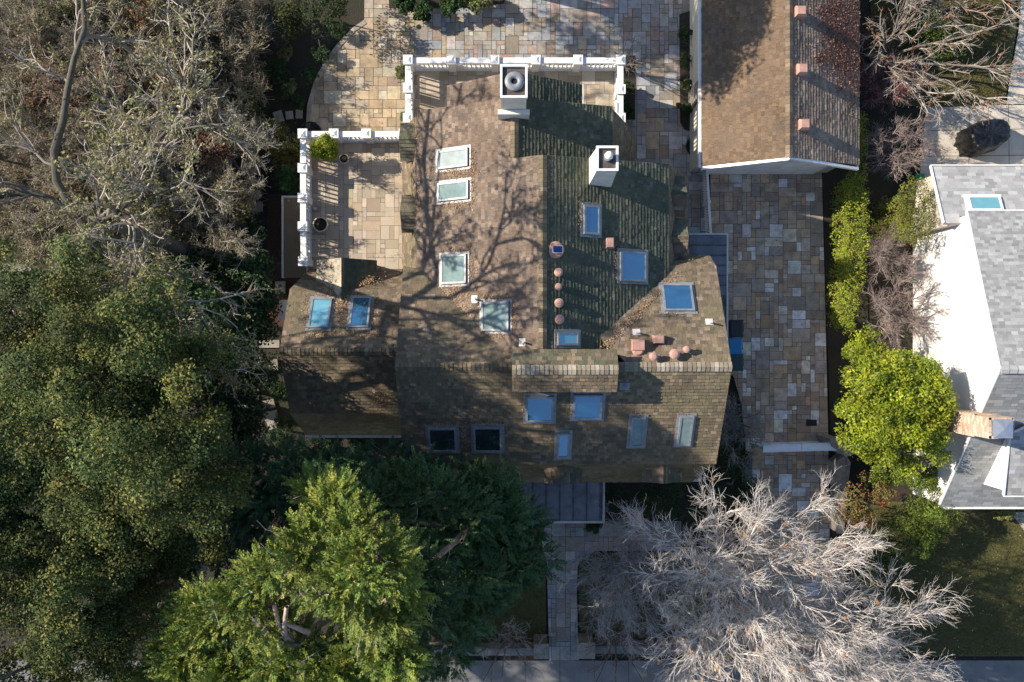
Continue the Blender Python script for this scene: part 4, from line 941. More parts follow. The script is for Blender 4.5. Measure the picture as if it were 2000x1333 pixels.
def bare(name, label, cat, base, trunk, limbs, levels, pal, seed=0, group=None, leafs=None, lift=.04, mat='twig', tr=.2, bpal=BARK, pal0=None):
    """bare tree. trunk: list of points; limbs: list of (polyline, r0, r1); levels: (n, (t0,t1), length, spread, K, wander, radius, m)"""
    g = rng(seed); bl = np.array([*base, 0.]); t = thing(name, bl, label, cat, group); parts = []
    if trunk:
        tp = np.array(trunk, float)[None]; v, f = tubes(tp, np.linspace(tr, tr * .6, len(trunk))[None], 9); parts.append((v, f, colours(bpal, len(v), g, .12)))
    LP = []; 
    K = 11
    for pl, r0, r1 in limbs:
        pl = np.array(pl, float); s = np.r_[0, np.cumsum(np.linalg.norm(np.diff(pl, axis=0), axis=1))]; x = np.linspace(0, s[-1], K); q = np.stack([np.interp(x, s, pl[:, k]) for k in range(3)], 1)
        q[1:-1] = (q[:-2] + 2 * q[1:-1] + q[2:]) / 4; q[1:] += np.cumsum(g.normal(0, .035, (K - 1, 3)) * (s[-1] / 3), 0) * .5; LP.append((q, np.linspace(r0, r1, K)))
    pts = np.array([a for a, b in LP]); rad = np.array([b for a, b in LP]); v, f = tubes(pts, rad, 7); parts.append((v, f, colours(bpal, len(v), g, .12)))
    put('trunk', *merge(parts), 'bark', t, smooth=True)
    tw = []; tips = []
    for li, (n, tr_, ln, spread, K_, wander, r, m) in enumerate(levels):
        p, d, pr, tt = children(pts, rad, n, tr_, spread, g); B = len(p); L = ln * g.uniform(.55, 1.35, B) * (1.15 - .4 * tt)
        q = walk(p, d + np.array([0, 0, lift * 3]), L, K_, wander, np.array([0, 0, lift]), g); q[..., 2] = np.maximum(q[..., 2], .06)
        rr = np.minimum(r * g.uniform(.8, 1.2, B), pr)[:, None] * np.linspace(1, .45, K_ + 1)[None]; v, f = tubes(q, rr, m)
        c = np.repeat(colours(pal0 if (pal0 and li == 0) else pal, B, g, .18), (K_ + 1) * m, 0); tw.append((v, f, c)); pts, rad = q, rr; tips.append(q)
    put('crown', *merge(tw), mat, t)
    if leafs:
        n, size, lp, lev, lm = leafs; q = tips[lev].reshape(-1, 3); q = q[g.integers(0, len(q), n)]; k = 7
        cl = np.hstack([q, g.uniform(.08, .2, (n, 1)), np.zeros((n, 1))]); V, Fq, C = leaf_cloud(cl, k, size, .6, lp, g, .35, .4); put('foliage', V, Fq, C, lm, t)
    return t

def spray_tree(name, label, cat, base, top, lobes, n_spray, pal, seed=0, length=.75, needles=26, nl=.2, nw=.034, trunk_h=None, stems=(), tr=.3, center=None):
    """conifer: feathery sprays reaching outward from lobes, with bare inner stems"""
    g = rng(seed); bl = np.array([*base, 0.]); t = thing(name, bl, label, cat); lb = [(P(a, b, z), np.array([rx, ry, rz])) for (a, b, z, rx, ry, rz) in lobes]
    A = np.array([r[0] * r[1] for c, r in lb]); cnt = np.maximum(20, (n_spray * A / A.sum()).astype(int)); pos = []; out = []; tone = []
    for (c, r), n in zip(lb, cnt):
        ns = 11; d = unit(g.normal(0, 1, (ns, 3))); d[:, 2] = np.abs(d[:, 2]) * .9 - .15; sc = np.vstack([c + d * r * g.uniform(.65, 1.15, (ns, 1)), c[None]]); st = g.uniform(.7, 1.3, ns + 1)
        k = g.integers(0, ns + 1, n); e = unit(g.normal(0, 1, (n, 3))); e[:, 2] = np.where(e[:, 2] < -.25, -e[:, 2], e[:, 2]); R = np.where(k[:, None] == ns, r * .6, r * .36)
        p = sc[k] + e * R * g.uniform(.55, 1.05, (n, 1)); o = e * .8 + unit(p - c) * .6 + unit((p - np.array([bl[0], bl[1], p[:, 2].mean()])) * [1, 1, .2]) * .22; pos.append(p); out.append(o); tone.append(st[k])
    p = np.vstack(pos); o = unit(np.vstack(out) + np.array([0, 0, .12])); tone = np.hstack(tone); S = len(p)
    o = unit(o * [1, 1, .7] + g.normal(0, .36, (S, 3))); w_ = unit(np.cross(o, np.array([0, 0, 1.]) + g.normal(0, .35, (S, 3)))); nn = np.cross(w_, o); nn *= np.sign(nn[:, 2:3] + 1e-6)
    L = length * g.uniform(.6, 1.3, S); tt = np.linspace(.05, 1, needles); sg = np.where(np.arange(needles) % 2, 1., -1.); T = np.tile(tt, (S, 1)); taper = 1.1 - .75 * T
    base_p = p[:, None] + o[:, None] * (L[:, None] * T)[..., None] - np.array([0, 0, 1.]) * (.22 * L[:, None] * T ** 2)[..., None]
    nd = unit(o[:, None] * .75 + w_[:, None] * (sg[None, :, None] * g.uniform(.5, 1.0, (S, needles, 1))) + nn[:, None] * g.normal(0.05, .22, (S, needles, 1)))
    nlng = nl * taper * g.uniform(.75, 1.3, (S, needles)); cpos = base_p + nd * (nlng * .45)[..., None]; nrm = nn[:, None] + g.normal(0, .3, (S, needles, 3)); C = np.clip(np.repeat(colours(pal, S, g, .18) * tone[:, None], needles, 0) * (.85 + .3 * T.reshape(-1, 1)), 0, 1)
    V, Fq, C = quads(cpos.reshape(-1, 3), nrm.reshape(-1, 3), nd.reshape(-1, 3), nlng.reshape(-1), nw * (.6 + nlng.reshape(-1) / nl * .6), C); V[:, 2] = np.maximum(V[:, 2], .05)
    put('crown', V, Fq, C, 'needle', t); parts = []; RB = [(.30, .18, .12), (.36, .24, .17), (.25, .16, .12)]
    tp = np.array([bl - [0, 0, .1], bl * .6 + np.array(top) * .4, np.array(top)])[None]; v, f = tubes(tp, np.array([[tr, tr * .7, .05]]), 9); parts.append((v, f, colours(RB, len(v), g, .12)))
    cs = np.array([c for c, r in lb]); s = np.repeat(bl[None], len(cs), 0) + (np.array(top) - bl) * np.clip((cs[:, 2:3] - 1.5) / top[2], .1, .95); v, f = tubes(np.stack([s, (s + cs) / 2 + [0, 0, .25], cs], 1), np.tile([tr * .35, tr * .25, tr * .1], (len(cs), 1)), 6); parts.append((v, f, colours(RB, len(v), g, .12)))
    for pl, r0, r1 in stems:
        pl = np.array(pl, float); v, f = tubes(pl[None], np.linspace(r0, r1, len(pl))[None], 8); parts.append((v, f, colours([(.50, .34, .27), (.56, .42, .34), (.42, .28, .22)], len(v), g, .12)))
    q = p[g.integers(0, S, 90)]; d = unit(g.normal(0, 1, (90, 3)) * [1, 1, .4]); w2 = walk(q - d * .3, d, g.uniform(.6, 1.4, 90), 4, .25, np.zeros(3), g); v, f = tubes(w2, np.tile(np.linspace(.016, .006, 5), (90, 1)), 3); parts.append((v, f, colours([(.35, .32, .3), (.42, .39, .36)], len(v), g)))
    put('trunk', *merge(parts), 'bark', t, smooth=True)
    return t
# ------------------------------------------------------------------ trees of the left side
GREYTW = [(.36, .31, .26), (.43, .38, .32), (.29, .24, .20), (.38, .31, .25), (.48, .43, .37)]
LICHEN = [(.17, .165, .10), (.21, .195, .12), (.13, .13, .075), (.24, .19, .11), (.19, .15, .09)]
BK = [(.085, .078, .062), (.11, .10, .078), (.065, .06, .048), (.125, .118, .09)]
T0 = (-13.0, 3.6)
oak_limbs = [
    ([(-13.1, 3.9, 12.2), (-13.6, 5.0, 12.8), (-13.2, 7.5, 12.2), (-12.9, 10.5, 12.0), (-12.5, 13.5, 12.6)], 0.129, 0.045),
    ([(-13.0, 3.8, 12.0), (-14.2, 4.6, 12.6), (-15.6, 4.2, 12.8), (-17.5, 3.4, 13.2), (-20, 3.6, 13.6)], 0.124, 0.045),
    ([(-13.0, 3.7, 11.0), (-12.4, 2.8, 11.8), (-11.4, 2.0, 12.0), (-11.0, .6, 12.0), (-11.6, -.8, 12.0)], 0.109, 0.032),
    ([(-13.1, 3.4, 10.5), (-13.6, 2.3, 11.4), (-14.6, 1.75, 11.9), (-16.5, 1.95, 12.2), (-19, 1.6, 12.6)], 0.129, 0.054),
    ([(-13.0, 3.9, 11.5), (-11.8, 4.6, 12.8), (-10.6, 5.6, 13.2), (-9.6, 7.0, 13.2), (-9.2, 9.0, 13.0)], 0.099, 0.027),
    ([(-12.9, 3.7, 11.8), (-11.5, 3.5, 13.2), (-10.4, 3.9, 14.0), (-9.2, 4.2, 14.4)], 0.090, 0.022),
    ([(-13.0, 3.6, 10.0), (-11.8, 2.9, 10.8), (-10.7, 2.2, 11.0), (-9.9, .9, 10.8), (-9.5, -.6, 10.4)], 0.084, 0.022),
    ([(-13.0, 3.8, 11.0), (-12.2, 5.6, 11.5), (-11.0, 8.0, 11.2), (-10.4, 10.6, 11.0)], 0.090, 0.027)]
bare('oak_tree', 'big leafless oak with thick crooked lichen-grey limbs spreading over the left of the garden', 'tree', T0,
     [(-13.0, 3.6, -.1), (-13.1, 3.5, 3), (-12.9, 3.7, 6.5), (-13.0, 3.6, 10), (-13.0, 3.8, 12)], oak_limbs,
     [(11, (.12, 1), 2.4, (.5, 1.3), 6, .25, .058, 5), (6, (.2, 1), 1.2, (.5, 1.2), 5, .24, .027, 4), (5, (.2, 1), .55, (.5, 1.2), 4, .22, .011, 3)],
     GREYTW, seed=101, tr=.34, leafs=(3000, .09, [(.26, .25, .12), (.21, .22, .09), (.29, .24, .13), (.17, .18, .08)], 2, 'dryleaf'), lift=.03, bpal=BK, pal0=[(.2, .175, .14), (.24, .21, .17), (.17, .15, .12)])
def multi(name, label, base, h, spread_, n, seed, pal, levels, leafs=None, cat='tree', tr=.09, group=None, lean=(0, 0), lift=.04, fl=(.55, 1.0)):
    g = rng(seed * 13 + 1); b = np.array([*base, 0.]); limbs = []
    for k in range(n):
        a = 2 * math.pi * (k + g.uniform(-.35, .35)) / n; e = g.uniform(*fl); d = np.array([math.cos(a), math.sin(a), 0]) * spread_ * e + np.array([*lean, 0])
        limbs.append(([b + [0, 0, h * .12], b + d * .3 + [0, 0, h * .5], b + d * .7 + [0, 0, h * .8], b + d + [0, 0, h * g.uniform(.82, 1.05)]], tr * .8, tr * .25))
    return bare(name, label, cat, base, [b - [0, 0, .1], b + [0, 0, h * .08], b + [0, 0, h * .16]], limbs, levels, pal, seed=seed, group=group, leafs=leafs, lift=lift, tr=tr * 1.3)
def g2(px, py, z): p = P(px, py, z); return (p[0], p[1])
LV = [(7, (.25, 1), 1.3, (.4, 1.1), 5, .2, .028, 4), (7, (.2, 1), .8, (.4, 1.1), 4, .2, .015, 3), (6, (.2, 1), .42, (.4, 1.1), 3, .2, .010, 3)]
multi('bare_tree', 'grey-brown twiggy tree filling the top left between rust shrubs and the tall oak limb', g2(310, 120, 4), 2.4, 3.0, 8, 201, GREYTW, LV, (3200, .08, LICHEN, 1, 'dryleaf'))
multi('bare_tree', 'pale grey twiggy tree leaning over the slab ladder left of the terrace', g2(430, 330, 4), 5.2, 3.0, 8, 202, [(.32, .30, .28), (.28, .25, .23), (.36, .34, .32)], LV, (1800, .07, LICHEN, 1, 'dryleaf'))
multi('bare_tree', 'olive-tinged bare tree beside the curved edge of the rear patio', g2(455, 95, 2.0), 1.3, 1.5, 7, 203, GREYTW, LV[:2], (500, .08, [(.2, .17, .07), (.15, .16, .06), (.26, .19, .09)], 1, 'dryleaf'))
multi('bare_tree', 'bare grey tree at the far left edge crossing the timber fence', g2(60, 330, 4.5), 6.5, 3.2, 7, 204, GREYTW, LV, (2400, .08, LICHEN, 1, 'dryleaf'))
multi('bare_tree', 'tangled grey twigs over dark glossy leaves below the crooked oak limb', g2(330, 470, 5), 6.5, 2.8, 7, 205, [(.30, .29, .28), (.25, .23, .21)], LV, (1500, .08, LICHEN, 1, 'dryleaf'))
multi('bare_tree', 'fine grey twigs in the top left corner above the fence', g2(105, 60, 3.5), 4.2, 3.0, 7, 206, GREYTW, LV, (2600, .08, [(.17, .165, .10), (.12, .14, .05), (.24, .19, .11)], 1, 'dryleaf'))
multi('bare_tree', 'reddish-grey bare tree in the middle of the upper left thicket', g2(220, 260, 4.5), 6.0, 3.0, 7, 207, [(.27, .21, .19), (.31, .26, .23), (.22, .17, .15)], LV, (2600, .08, [(.24, .14, .09), (.21, .195, .12), (.20, .12, .08)], 1, 'dryleaf'))
STRAW = [(.46, .38, .28), (.38, .31, .23), (.52, .44, .34), (.32, .25, .20), (.42, .32, .24)]
DLV = [(9, (.15, 1), 1.2, (.4, 1.3), 5, .25, .018, 4), (9, (.1, 1), .75, (.4, 1.3), 4, .25, .012, 3), (6, (.1, 1), .4, (.4, 1.3), 3, .25, .0095, 3)]
for i, (px, py, z, h, s_, lab) in enumerate(((160, 190, 4, 5.0, 2.8, 'straw-coloured tangle of twigs right of the timber fence top'), (280, 210, 3.4, 3.8, 2.8, 'dense straw-coloured twig thicket in the centre of the upper left garden'), (385, 220, 2, 2.0, 2.2, 'greyish straw thicket left of the stepping stones'), (400, 60, 1.6, 1.7, 2.2, 'straw-brown thicket near the golden shrub on the top edge'),
    (30, 140, 4.5, 5.4, 2.8, 'straw-grey thicket on the left edge under the oak limb'), (220, 350, 4.5, 5.0, 2.8, 'pale thicket beneath the fork of the oak'), (360, 400, 4.2, 5.0, 2.6, 'grey-straw thicket above the glossy evergreen'), (100, 420, 4.5, 5.0, 2.6, 'twig thicket filling the fence corner'), (225, 50, 3, 3.2, 2.6, 'olive-straw thicket at the top edge beside the rust-orange shrub'))):
    multi('thicket', lab, g2(px, py, z), h, s_, 10, 230 + i, STRAW if i % 3 else GREYTW, DLV, (2600, .085, [LICHEN, [(.26, .22, .12), (.22, .16, .10), (.17, .17, .09)], [(.2, .2, .09), (.15, .16, .07), (.27, .2, .13)]][i % 3], 1, 'dryleaf'), cat='shrub', tr=.06)
RUST = [(.26, .12, .06), (.30, .16, .08), (.20, .11, .06), (.24, .17, .09)]; GRN = [(.10, .13, .045), (.13, .16, .06), (.075, .10, .03), (.15, .16, .07)]; OLV = [(.17, .155, .07), (.13, .125, .055), (.20, .18, .09), (.11, .11, .05)]
def shrub(label, px, py, z, r, pal, seed, leafs=22, size=.09, mat='leaf', name='shrub', group=None, rz=None, sub=8, per=14, tone=.3, cat='shrub'):
    return leafy(name, label, cat, g2(px, py, z * .5), [(px, py, z, r, r, rz or r * .7)], leafs, size, .6, pal, seed, mat, sub=sub, per=per, cr=(r * .14, r * .3), tr=.06, group=group, tone=tone)
for i, (px, py, z, r, pal, lab) in enumerate((
    (245, 62, 2.6, 1.5, RUST, 'rust-orange shrub under bare twigs near the top edge'), (178, 108, 3.0, 1.3, RUST, 'rusty brown shrub beside the tall oak limb'),
    (85, 172, 3.8, 1.2, RUST, 'rust-red shrub against the timber fence'), (175, 178, 3.6, 1.2, RUST, 'small rusty shrub right of the timber fence'), (330, 160, 4, 1.1, RUST, 'rusty tuft in the middle of the upper thicket'), (425, 285, 4, 1.0, [(.15, .065, .05), (.19, .10, .07), (.17, .12, .07)], 'reddish-brown leafy shrub above the slab ladder'),
    (445, 30, 1.2, 1.1, [(.24, .20, .06), (.20, .15, .05)], 'golden-brown shrub at the top edge left of the patio path'), (240, 25, 2.6, 1.5, GRN, 'green shrub at the top edge under pale twigs'), (145, 165, 3.8, 1.0, GRN, 'narrow green shrub by the rusty one in the thicket'),
    (120, 60, 3.2, 1.1, GRN, 'green shrub left of the vertical oak limb'), (228, 215, 4.0, .9, GRN, 'green clump in the centre of the grey twigs'), (210, 295, 6, .7, [(.24, .23, .08), (.18, .19, .07)], 'yellow-green tuft on the lower left thicket'),
    (390, 110, 2.2, 1.3, OLV, 'olive shrub left of the bare olive-tinged tree'), (470, 60, .9, .9, OLV, 'olive-brown shrub above the curved patio edge'), (558, 105, .45, .35, OLV, 'sunlit olive shrub hanging over the curved patio edge'), (565, 175, .4, .35, GRN, 'green shrub against the curved edge of the patio'),
    (640, 28, 1.6, 1.2, [(.03, .05, .02), (.05, .07, .025)], 'dark low shrub beside the top of the patio path'), (565, 40, .8, .8, [(.05, .065, .025), (.08, .085, .03)], 'dim green shrub left of the patio path entrance'), (480, 200, 1.2, 1.1, GRN, 'mid green shrub above the stepping stones'),
    (300, 380, 5.5, 1.1, OLV, 'olive tuft below the crooked oak limb'), (450, 420, 4.0, 1.2, [(.24, .19, .08), (.20, .17, .08)], 'golden tufted shrub over the slab ladder end'),(60, 230, 3.4, 1.3, OLV, 'olive shrub on the left edge in front of the fence'),(310, 300, 3.6, 1.3, OLV, 'olive shrub beneath the reddish bare tree'), (40, 455, 2.2, 1.2, OLV, 'olive undergrowth in the corner where the two timber fences meet'), (130, 470, 2.6, 1.2, GRN, 'green undergrowth right of the fence corner under the oak'), (200, 400, 2.6, 1.3, OLV, 'olive undergrowth under the fork of the big oak'), (20, 400, 2.4, 1.2, [(.16, .12, .08), (.13, .1, .07)], 'brown brush against the left edge by the fence'))):
    shrub(lab, px, py, z, r, pal, 300 + i)
DKG = [(.030, .065, .022), (.045, .085, .03), (.022, .05, .018), (.06, .10, .035)]
leafy('magnolia_tree', 'dark glossy evergreen tree pressing against the red mulch path by the west gable', 'tree', g2(450, 570, 3.5),
      [(445, 500, 3.6, 1.5, 1.3, 1.1), (480, 570, 3.8, 1.3, 1.4, 1.0), (400, 600, 5.5, 1.4, 1.3, 1.3), (430, 690, 5.0, 1.5, 1.2, 1.2), (340, 540, 4.4, 1.3, 1.2, 1.1), (330, 650, 5.2, 1.4, 1.3, 1.2), (470, 650, 4.4, 1.1, 1.0, 1.0)], 34, .15, .5, DKG, 311, 'glossleaf', per=15, tone=.3)
leafy('laurel_tree', 'dark leafy laurel in the gap between the big olive-green crown and the lower west roof', 'tree', g2(450, 770, 3),
      [(420, 750, 5.8, 1.5, 1.2, 1.1), (360, 720, 6.2, 1.3, 1.2, 1.1), (470, 800, 6.2, 1.2, 1.1, .9), (490, 715, 6.0, 1.0, .9, .8), (450, 850, 5.6, 1.2, 1.1, 1.0)], 26, .12, .5, [(.03, .045, .02), (.045, .06, .025)], 312, 'glossleaf', per=14)
LVO = [(.10, .125, .035), (.135, .15, .042), (.06, .088, .028), (.20, .185, .05), (.07, .11, .04), (.05, .075, .028)]
leafy('live_oak', 'big olive-green evergreen oak crown at the left edge below the bare limbs', 'tree', (-13.5, -2.5),
      [(190, 660, 14.4, 2.0, 1.9, 1.8), (60, 640, 13, 2.1, 2.0, 1.7), (110, 760, 12.3, 2.2, 2.0, 1.8), (270, 740, 14.6, 1.9, 1.9, 1.7), (330, 850, 14.6, 1.7, 1.8, 1.8), (180, 850, 14.0, 2.1, 1.9, 1.7), (370, 925, 12.4, 1.5, 1.5, 1.5), (-60, 720, 12, 2.2, 2.2, 1.8), (250, 620, 10.5, 1.5, 1.3, 1.2), (60, 870, 11.2, 2.0, 2.0, 1.6), (340, 770, 14.0, 1.5, 1.5, 1.4)], 84, .078, .62, LVO, 313, 'leaf', sub=13, per=15, subr=.30, cr=(.26, .5), tone=.3, tr=.4, rel=(.72, 1.25), core=.42, tv=.45, up=.7)
leafy('live_oak', 'second olive-green evergreen oak crown in the bottom left corner beside the bright conifer', 'tree', (-12.8, -9.2),
      [(60, 1010, 11.5, 2.1, 2.0, 1.7), (190, 1010, 11.0, 1.9, 1.8, 1.6), (300, 1000, 11.0, 1.7, 1.7, 1.6), (50, 1170, 11.8, 2.1, 2.0, 1.7), (180, 1230, 10.4, 1.6, 1.6, 1.5), (310, 1085, 8.4, 1.5, 1.5, 1.3), (255, 1150, 7.6, 1.5, 1.5, 1.3), (60, 1300, 12.0, 2.0, 1.8, 1.6), (180, 1330, 8.6, 1.6, 1.5, 1.4), (-80, 1100, 11.5, 2.1, 2.1, 1.7), (-60, 930, 11, 2, 2, 1.7), (140, 1110, 9.6, 1.6, 1.5, 1.4)], 84, .078, .62, LVO, 314, 'leaf', sub=13, per=15, subr=.30, cr=(.26, .5), tone=.3, tr=.4, rel=(.72, 1.25), core=.42, tv=.45, up=.7)
# conifers
CON = [(.145, .195, .03), (.18, .22, .035), (.095, .15, .025), (.12, .165, .035), (.22, .235, .04)]
st = lambda pts, r0, r1: ([P(a, b, z) for a, b, z in pts], r0, r1)
spray_tree('conifer_tree', 'tall feathery conifer, bright green where lit and dark on its house side', 'tree', (-3.6, -6.2), (-4.6, -5.9, 15.2),
    [(640, 1045, 14.4, 1.1, 1.0, 1.3), (705, 1095, 15.0, 1.2, 1.1, 1.3), (570, 1115, 13.2, 1.1, 1.0, 1.2), (505, 1175, 12.2, 1.1, .9, 1.1), (450, 1240, 11.4, 1.1, 1.0, 1.0), (480, 1310, 11.2, 1.2, 1.0, 1.0), (385, 1290, 10.6, 1.0, .9, .9), (420, 1345, 10.6, 1.1, 1.0, .9), (335, 1340, 10.0, .9, .8, .9), (610, 1305, 11.8, 1.2, 1.1, 1.1), (690, 1315, 11.6, 1.2, 1.1, 1.1), (622, 948, 11.6, .45, .45, .6), (632, 985, 12.6, .6, .6, .8), (745, 1150, 13.8, 1.1, 1.1, 1.1), (760, 1250, 12.2, 1.1, 1.1, 1.0), (545, 1350, 11.2, 1.1, .9, .9),
     (310, 1320, 10.0, 1.0, .9, .8), (275, 1345, 9.6, .9, .8, .8), (370, 1240, 10.8, .9, .9, .9), (425, 1195, 11.2, .9, .8, .9)],
    6200, CON, 401, length=.55, nl=.16, nw=.04, stems=[st([(625, 1170, 11), (580, 1265, 12.4), (530, 1250, 12.8), (495, 1205, 13.2)], .16, .09), st([(580, 1265, 12.2), (545, 1225, 13), (535, 1180, 13.3)], .09, .06), st([(560, 1262, 12.4), (555, 1225, 13), (560, 1185, 13.4)], .09, .06), st([(610, 1180, 11), (590, 1160, 13), (598, 1130, 13.6)], .12, .07), st([(640, 1180, 11), (660, 1155, 13.4), (672, 1130, 13.8)], .12, .07), st([(640, 1210, 11), (600, 1235, 12.6), (550, 1215, 13)], .12, .06), st([(650, 1210, 11.6), (710, 1190, 13.2), (760, 1170, 13.4)], .12, .06), st([(690, 1230, 11), (760, 1210, 13), (800, 1225, 13.2)], .1, .05), st([(500, 1320, 10.8), (540, 1300, 11.2), (560, 1270, 11.4)], .12, .1)], tr=.42)
CON_SHADE = [(.05, .10, .035), (.065, .12, .04), (.04, .085, .033), (.075, .125, .04)]  # shade on the house side put into darker, bluer needle colours
spray_tree('conifer_tree', 'conifer mass on the house side, shade put into its needle colours, between the bright conifer and the porch roof', 'tree', (-1.6, -6.6), (-1.6, -6.4, 10.5),
    [(830, 1020, 9.0, 1.7, 1.6, 1.4), (890, 1090, 8.0, 1.7, 1.6, 1.3), (950, 1010, 7.2, 1.7, 1.6, 1.3), (980, 1090, 6.2, 1.6, 1.5, 1.2), (890, 975, 7.2, 1.6, 1.3, 1.3), (780, 975, 8.4, 1.6, 1.3, 1.3), (930, 1165, 6.6, 1.6, 1.3, 1.2), (860, 1170, 7.8, 1.5, 1.3, 1.2), (965, 960, 6.4, 1.2, 1.1, 1.0), (1000, 1020, 6.2, 1.1, 1.2, 1.0), (860, 1255, 6.4, 1.2, 1.1, 1.0), (760, 1300, 8.4, 1.4, 1.1, 1.1), (730, 1005, 10.0, 1.3, 1.1, 1.1), (800, 1130, 11.0, 1.2, 1.2, 1.2), (800, 1210, 9.6, 1.2, 1.2, 1.1)], 4600, CON_SHADE, 403, length=.6, nl=.17, nw=.04, tr=.34)
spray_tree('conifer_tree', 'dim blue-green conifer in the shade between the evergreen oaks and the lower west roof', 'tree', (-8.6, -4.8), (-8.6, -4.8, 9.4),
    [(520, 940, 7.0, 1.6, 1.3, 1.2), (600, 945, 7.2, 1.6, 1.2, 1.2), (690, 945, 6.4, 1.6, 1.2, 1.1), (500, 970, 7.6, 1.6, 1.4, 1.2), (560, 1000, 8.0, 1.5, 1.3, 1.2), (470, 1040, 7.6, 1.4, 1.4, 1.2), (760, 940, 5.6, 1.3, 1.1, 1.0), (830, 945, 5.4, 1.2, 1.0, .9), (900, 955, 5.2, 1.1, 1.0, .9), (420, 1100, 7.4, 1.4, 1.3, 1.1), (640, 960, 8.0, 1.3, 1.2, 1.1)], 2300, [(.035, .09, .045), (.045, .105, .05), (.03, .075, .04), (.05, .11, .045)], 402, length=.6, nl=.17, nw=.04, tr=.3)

# ------------------------------------------------------------------ bare white tree and front garden
WHITE = [(.66, .62, .58), (.72, .68, .64), (.58, .53, .49), (.62, .56, .51), (.5, .4, .32)]
def dome(name, label, base, centre, R, ztop, zrim, n, levels, pal, seed, fork=3.0, r0=.06, bpal=[(.35, .33, .3), (.4, .38, .35)], leafs=None, squash=1.0, cat='tree', tr=.28):
    g = rng(seed * 7 + 3); b = np.array([*base, 0.]); c = np.array([*centre, 0.]); limbs = []
    for k in range(n):
        q = math.sqrt((k + .6) / n); a = k * 2.39996 + g.uniform(-.25, .25); q *= g.uniform(.85, 1.1); e = c + np.array([math.cos(a) * R * q, math.sin(a) * R * q * squash, 0]); e[2] = ztop - (ztop - zrim) * q * q + g.uniform(-.4, .4)
        s0 = b + np.array([0, 0, fork + g.uniform(-.3, .6)]); d = e - s0
        limbs.append(([s0, s0 + d * .3 + [0, 0, .5 * q * d[2] * .35 + .25], s0 + d * .65 + [g.normal(0, .2), g.normal(0, .2), .45 * q], e], r0 * g.uniform(.7, 1.2), r0 * .22))
    return bare(name, label, cat, base, [b - [0, 0, .1], b + [.05, 0, fork * .5], b + [0, .05, fork], b + [0, .1, fork + .8]], limbs, levels, pal, seed=seed, tr=tr, lift=.035, bpal=bpal, leafs=leafs)
WLV = [(9, (.35, 1), 1.5, (.3, .85), 6, .15, .017, 4), (8, (.12, 1), .85, (.3, .85), 5, .15, .0125, 3), (4, (.15, 1), .45, (.3, .9), 4, .17, .0105, 3)]
dome('bare_tree', 'large bare pale tree, its fine twigs glowing white in the sun beside the lower driveway', (8.3, -9.6), (9.1, -9.9), 5.1, 8.8, 5.4, 48, WLV, WHITE, 501, leafs=(200, .12, [(.40, .22, .12), (.45, .28, .16)], 1, 'dryleaf'))
dome('bare_tree', 'second pale bare tree at the bottom edge with twigs sweeping right over the pavement', (12.4, -12.8), (13.3, -12.9), 4.4, 7.2, 4.2, 30, WLV, WHITE, 502, fork=2.2)
dome('bare_shrub', 'shaded grey bare tree leaning over the lawn right of the front path', (5.0, -9.6), (4.7, -9.9), 2.7, 4.6, 2.6, 24, [(8, (.3, 1), 1.1, (.3, .9), 5, .15, .015, 4), (7, (.12, 1), .65, (.3, .9), 4, .16, .011, 3), (3, (.15, 1), .38, (.3, .9), 3, .17, .0095, 3)], [(.38, .37, .38), (.32, .31, .31), (.43, .41, .41)], 503, fork=1.2, r0=.04, cat='shrub', tr=.1)
multi('bare_shrub', 'grey bare shrub behind the front wall left of the path', (-.2, -13.0), 2.6, 1.7, 8, 504, [(.26, .24, .23), (.3, .27, .25), (.32, .26, .22)], [(7, (.2, 1), .8, (.4, 1), 5, .2, .015, 4), (7, (.2, 1), .45, (.4, 1), 4, .2, .010, 3)], cat='shrub', tr=.05)
multi('bare_shrub', 'dark bare shrub behind the front wall right of the path', (4.6, -13.1), 2.6, 2.2, 8, 505, [(.26, .24, .23), (.3, .27, .25), (.3, .18, .15)], [(7, (.2, 1), .9, (.4, 1), 5, .2, .015, 4), (7, (.2, 1), .5, (.4, 1), 4, .2, .010, 3)], cat='shrub', tr=.05)
multi('bare_shrub', 'wiry grey shrub in the shade between the house corner and the driveway', (9.6, -3.6), 2.4, 1.2, 8, 506, [(.26, .25, .25), (.3, .29, .28)], [(8, (.2, 1), .8, (.4, 1), 5, .25, .013, 3), (8, (.2, 1), .5, (.4, 1.1), 4, .25, .009, 3), (3, (.2, 1), .3, (.4, 1), 3, .2, .008, 3)], cat='shrub', tr=.05)
DARK = [(.04, .07, .03), (.06, .09, .035), (.03, .055, .025)]
for i, (px, py, z, r, lab) in enumerate(((1215, 985, 1.2, 1.1, 'dark low shrub right of the porch roof'), (1290, 975, 1.3, 1.2, 'dark low shrub under the front eave'), (1370, 975, 1.4, 1.2, 'dark low shrub below the front corner of the house'), (1425, 880, 1.6, 1.0, 'dark shrub at the left end of the driveway gate'), (1430, 950, 1.4, 1.0, 'dark shrub beside the edging wall of the lower driveway'), (1160, 1026, .8, .35, 'small green tuft where the porch meets the path'), (560, 845, .9, .7, 'added dark shrub hiding lit soil at the corner below the lower west roof'), (630, 872, 1.0, .7, 'added dark shrub hiding lit soil under the lower west eave'), (710, 872, 1.0, .8, 'added dark shrub hiding lit soil between the west eave and the shaded conifer'), (545, 770, .8, .5, 'small added dark shrub hiding lit soil against the west gable beside the dim slabs'))):
    shrub(lab, px, py, z, r, DARK, 520 + i, 26, .07)  # shrubs beside the west wing are added to darken sunlit soil

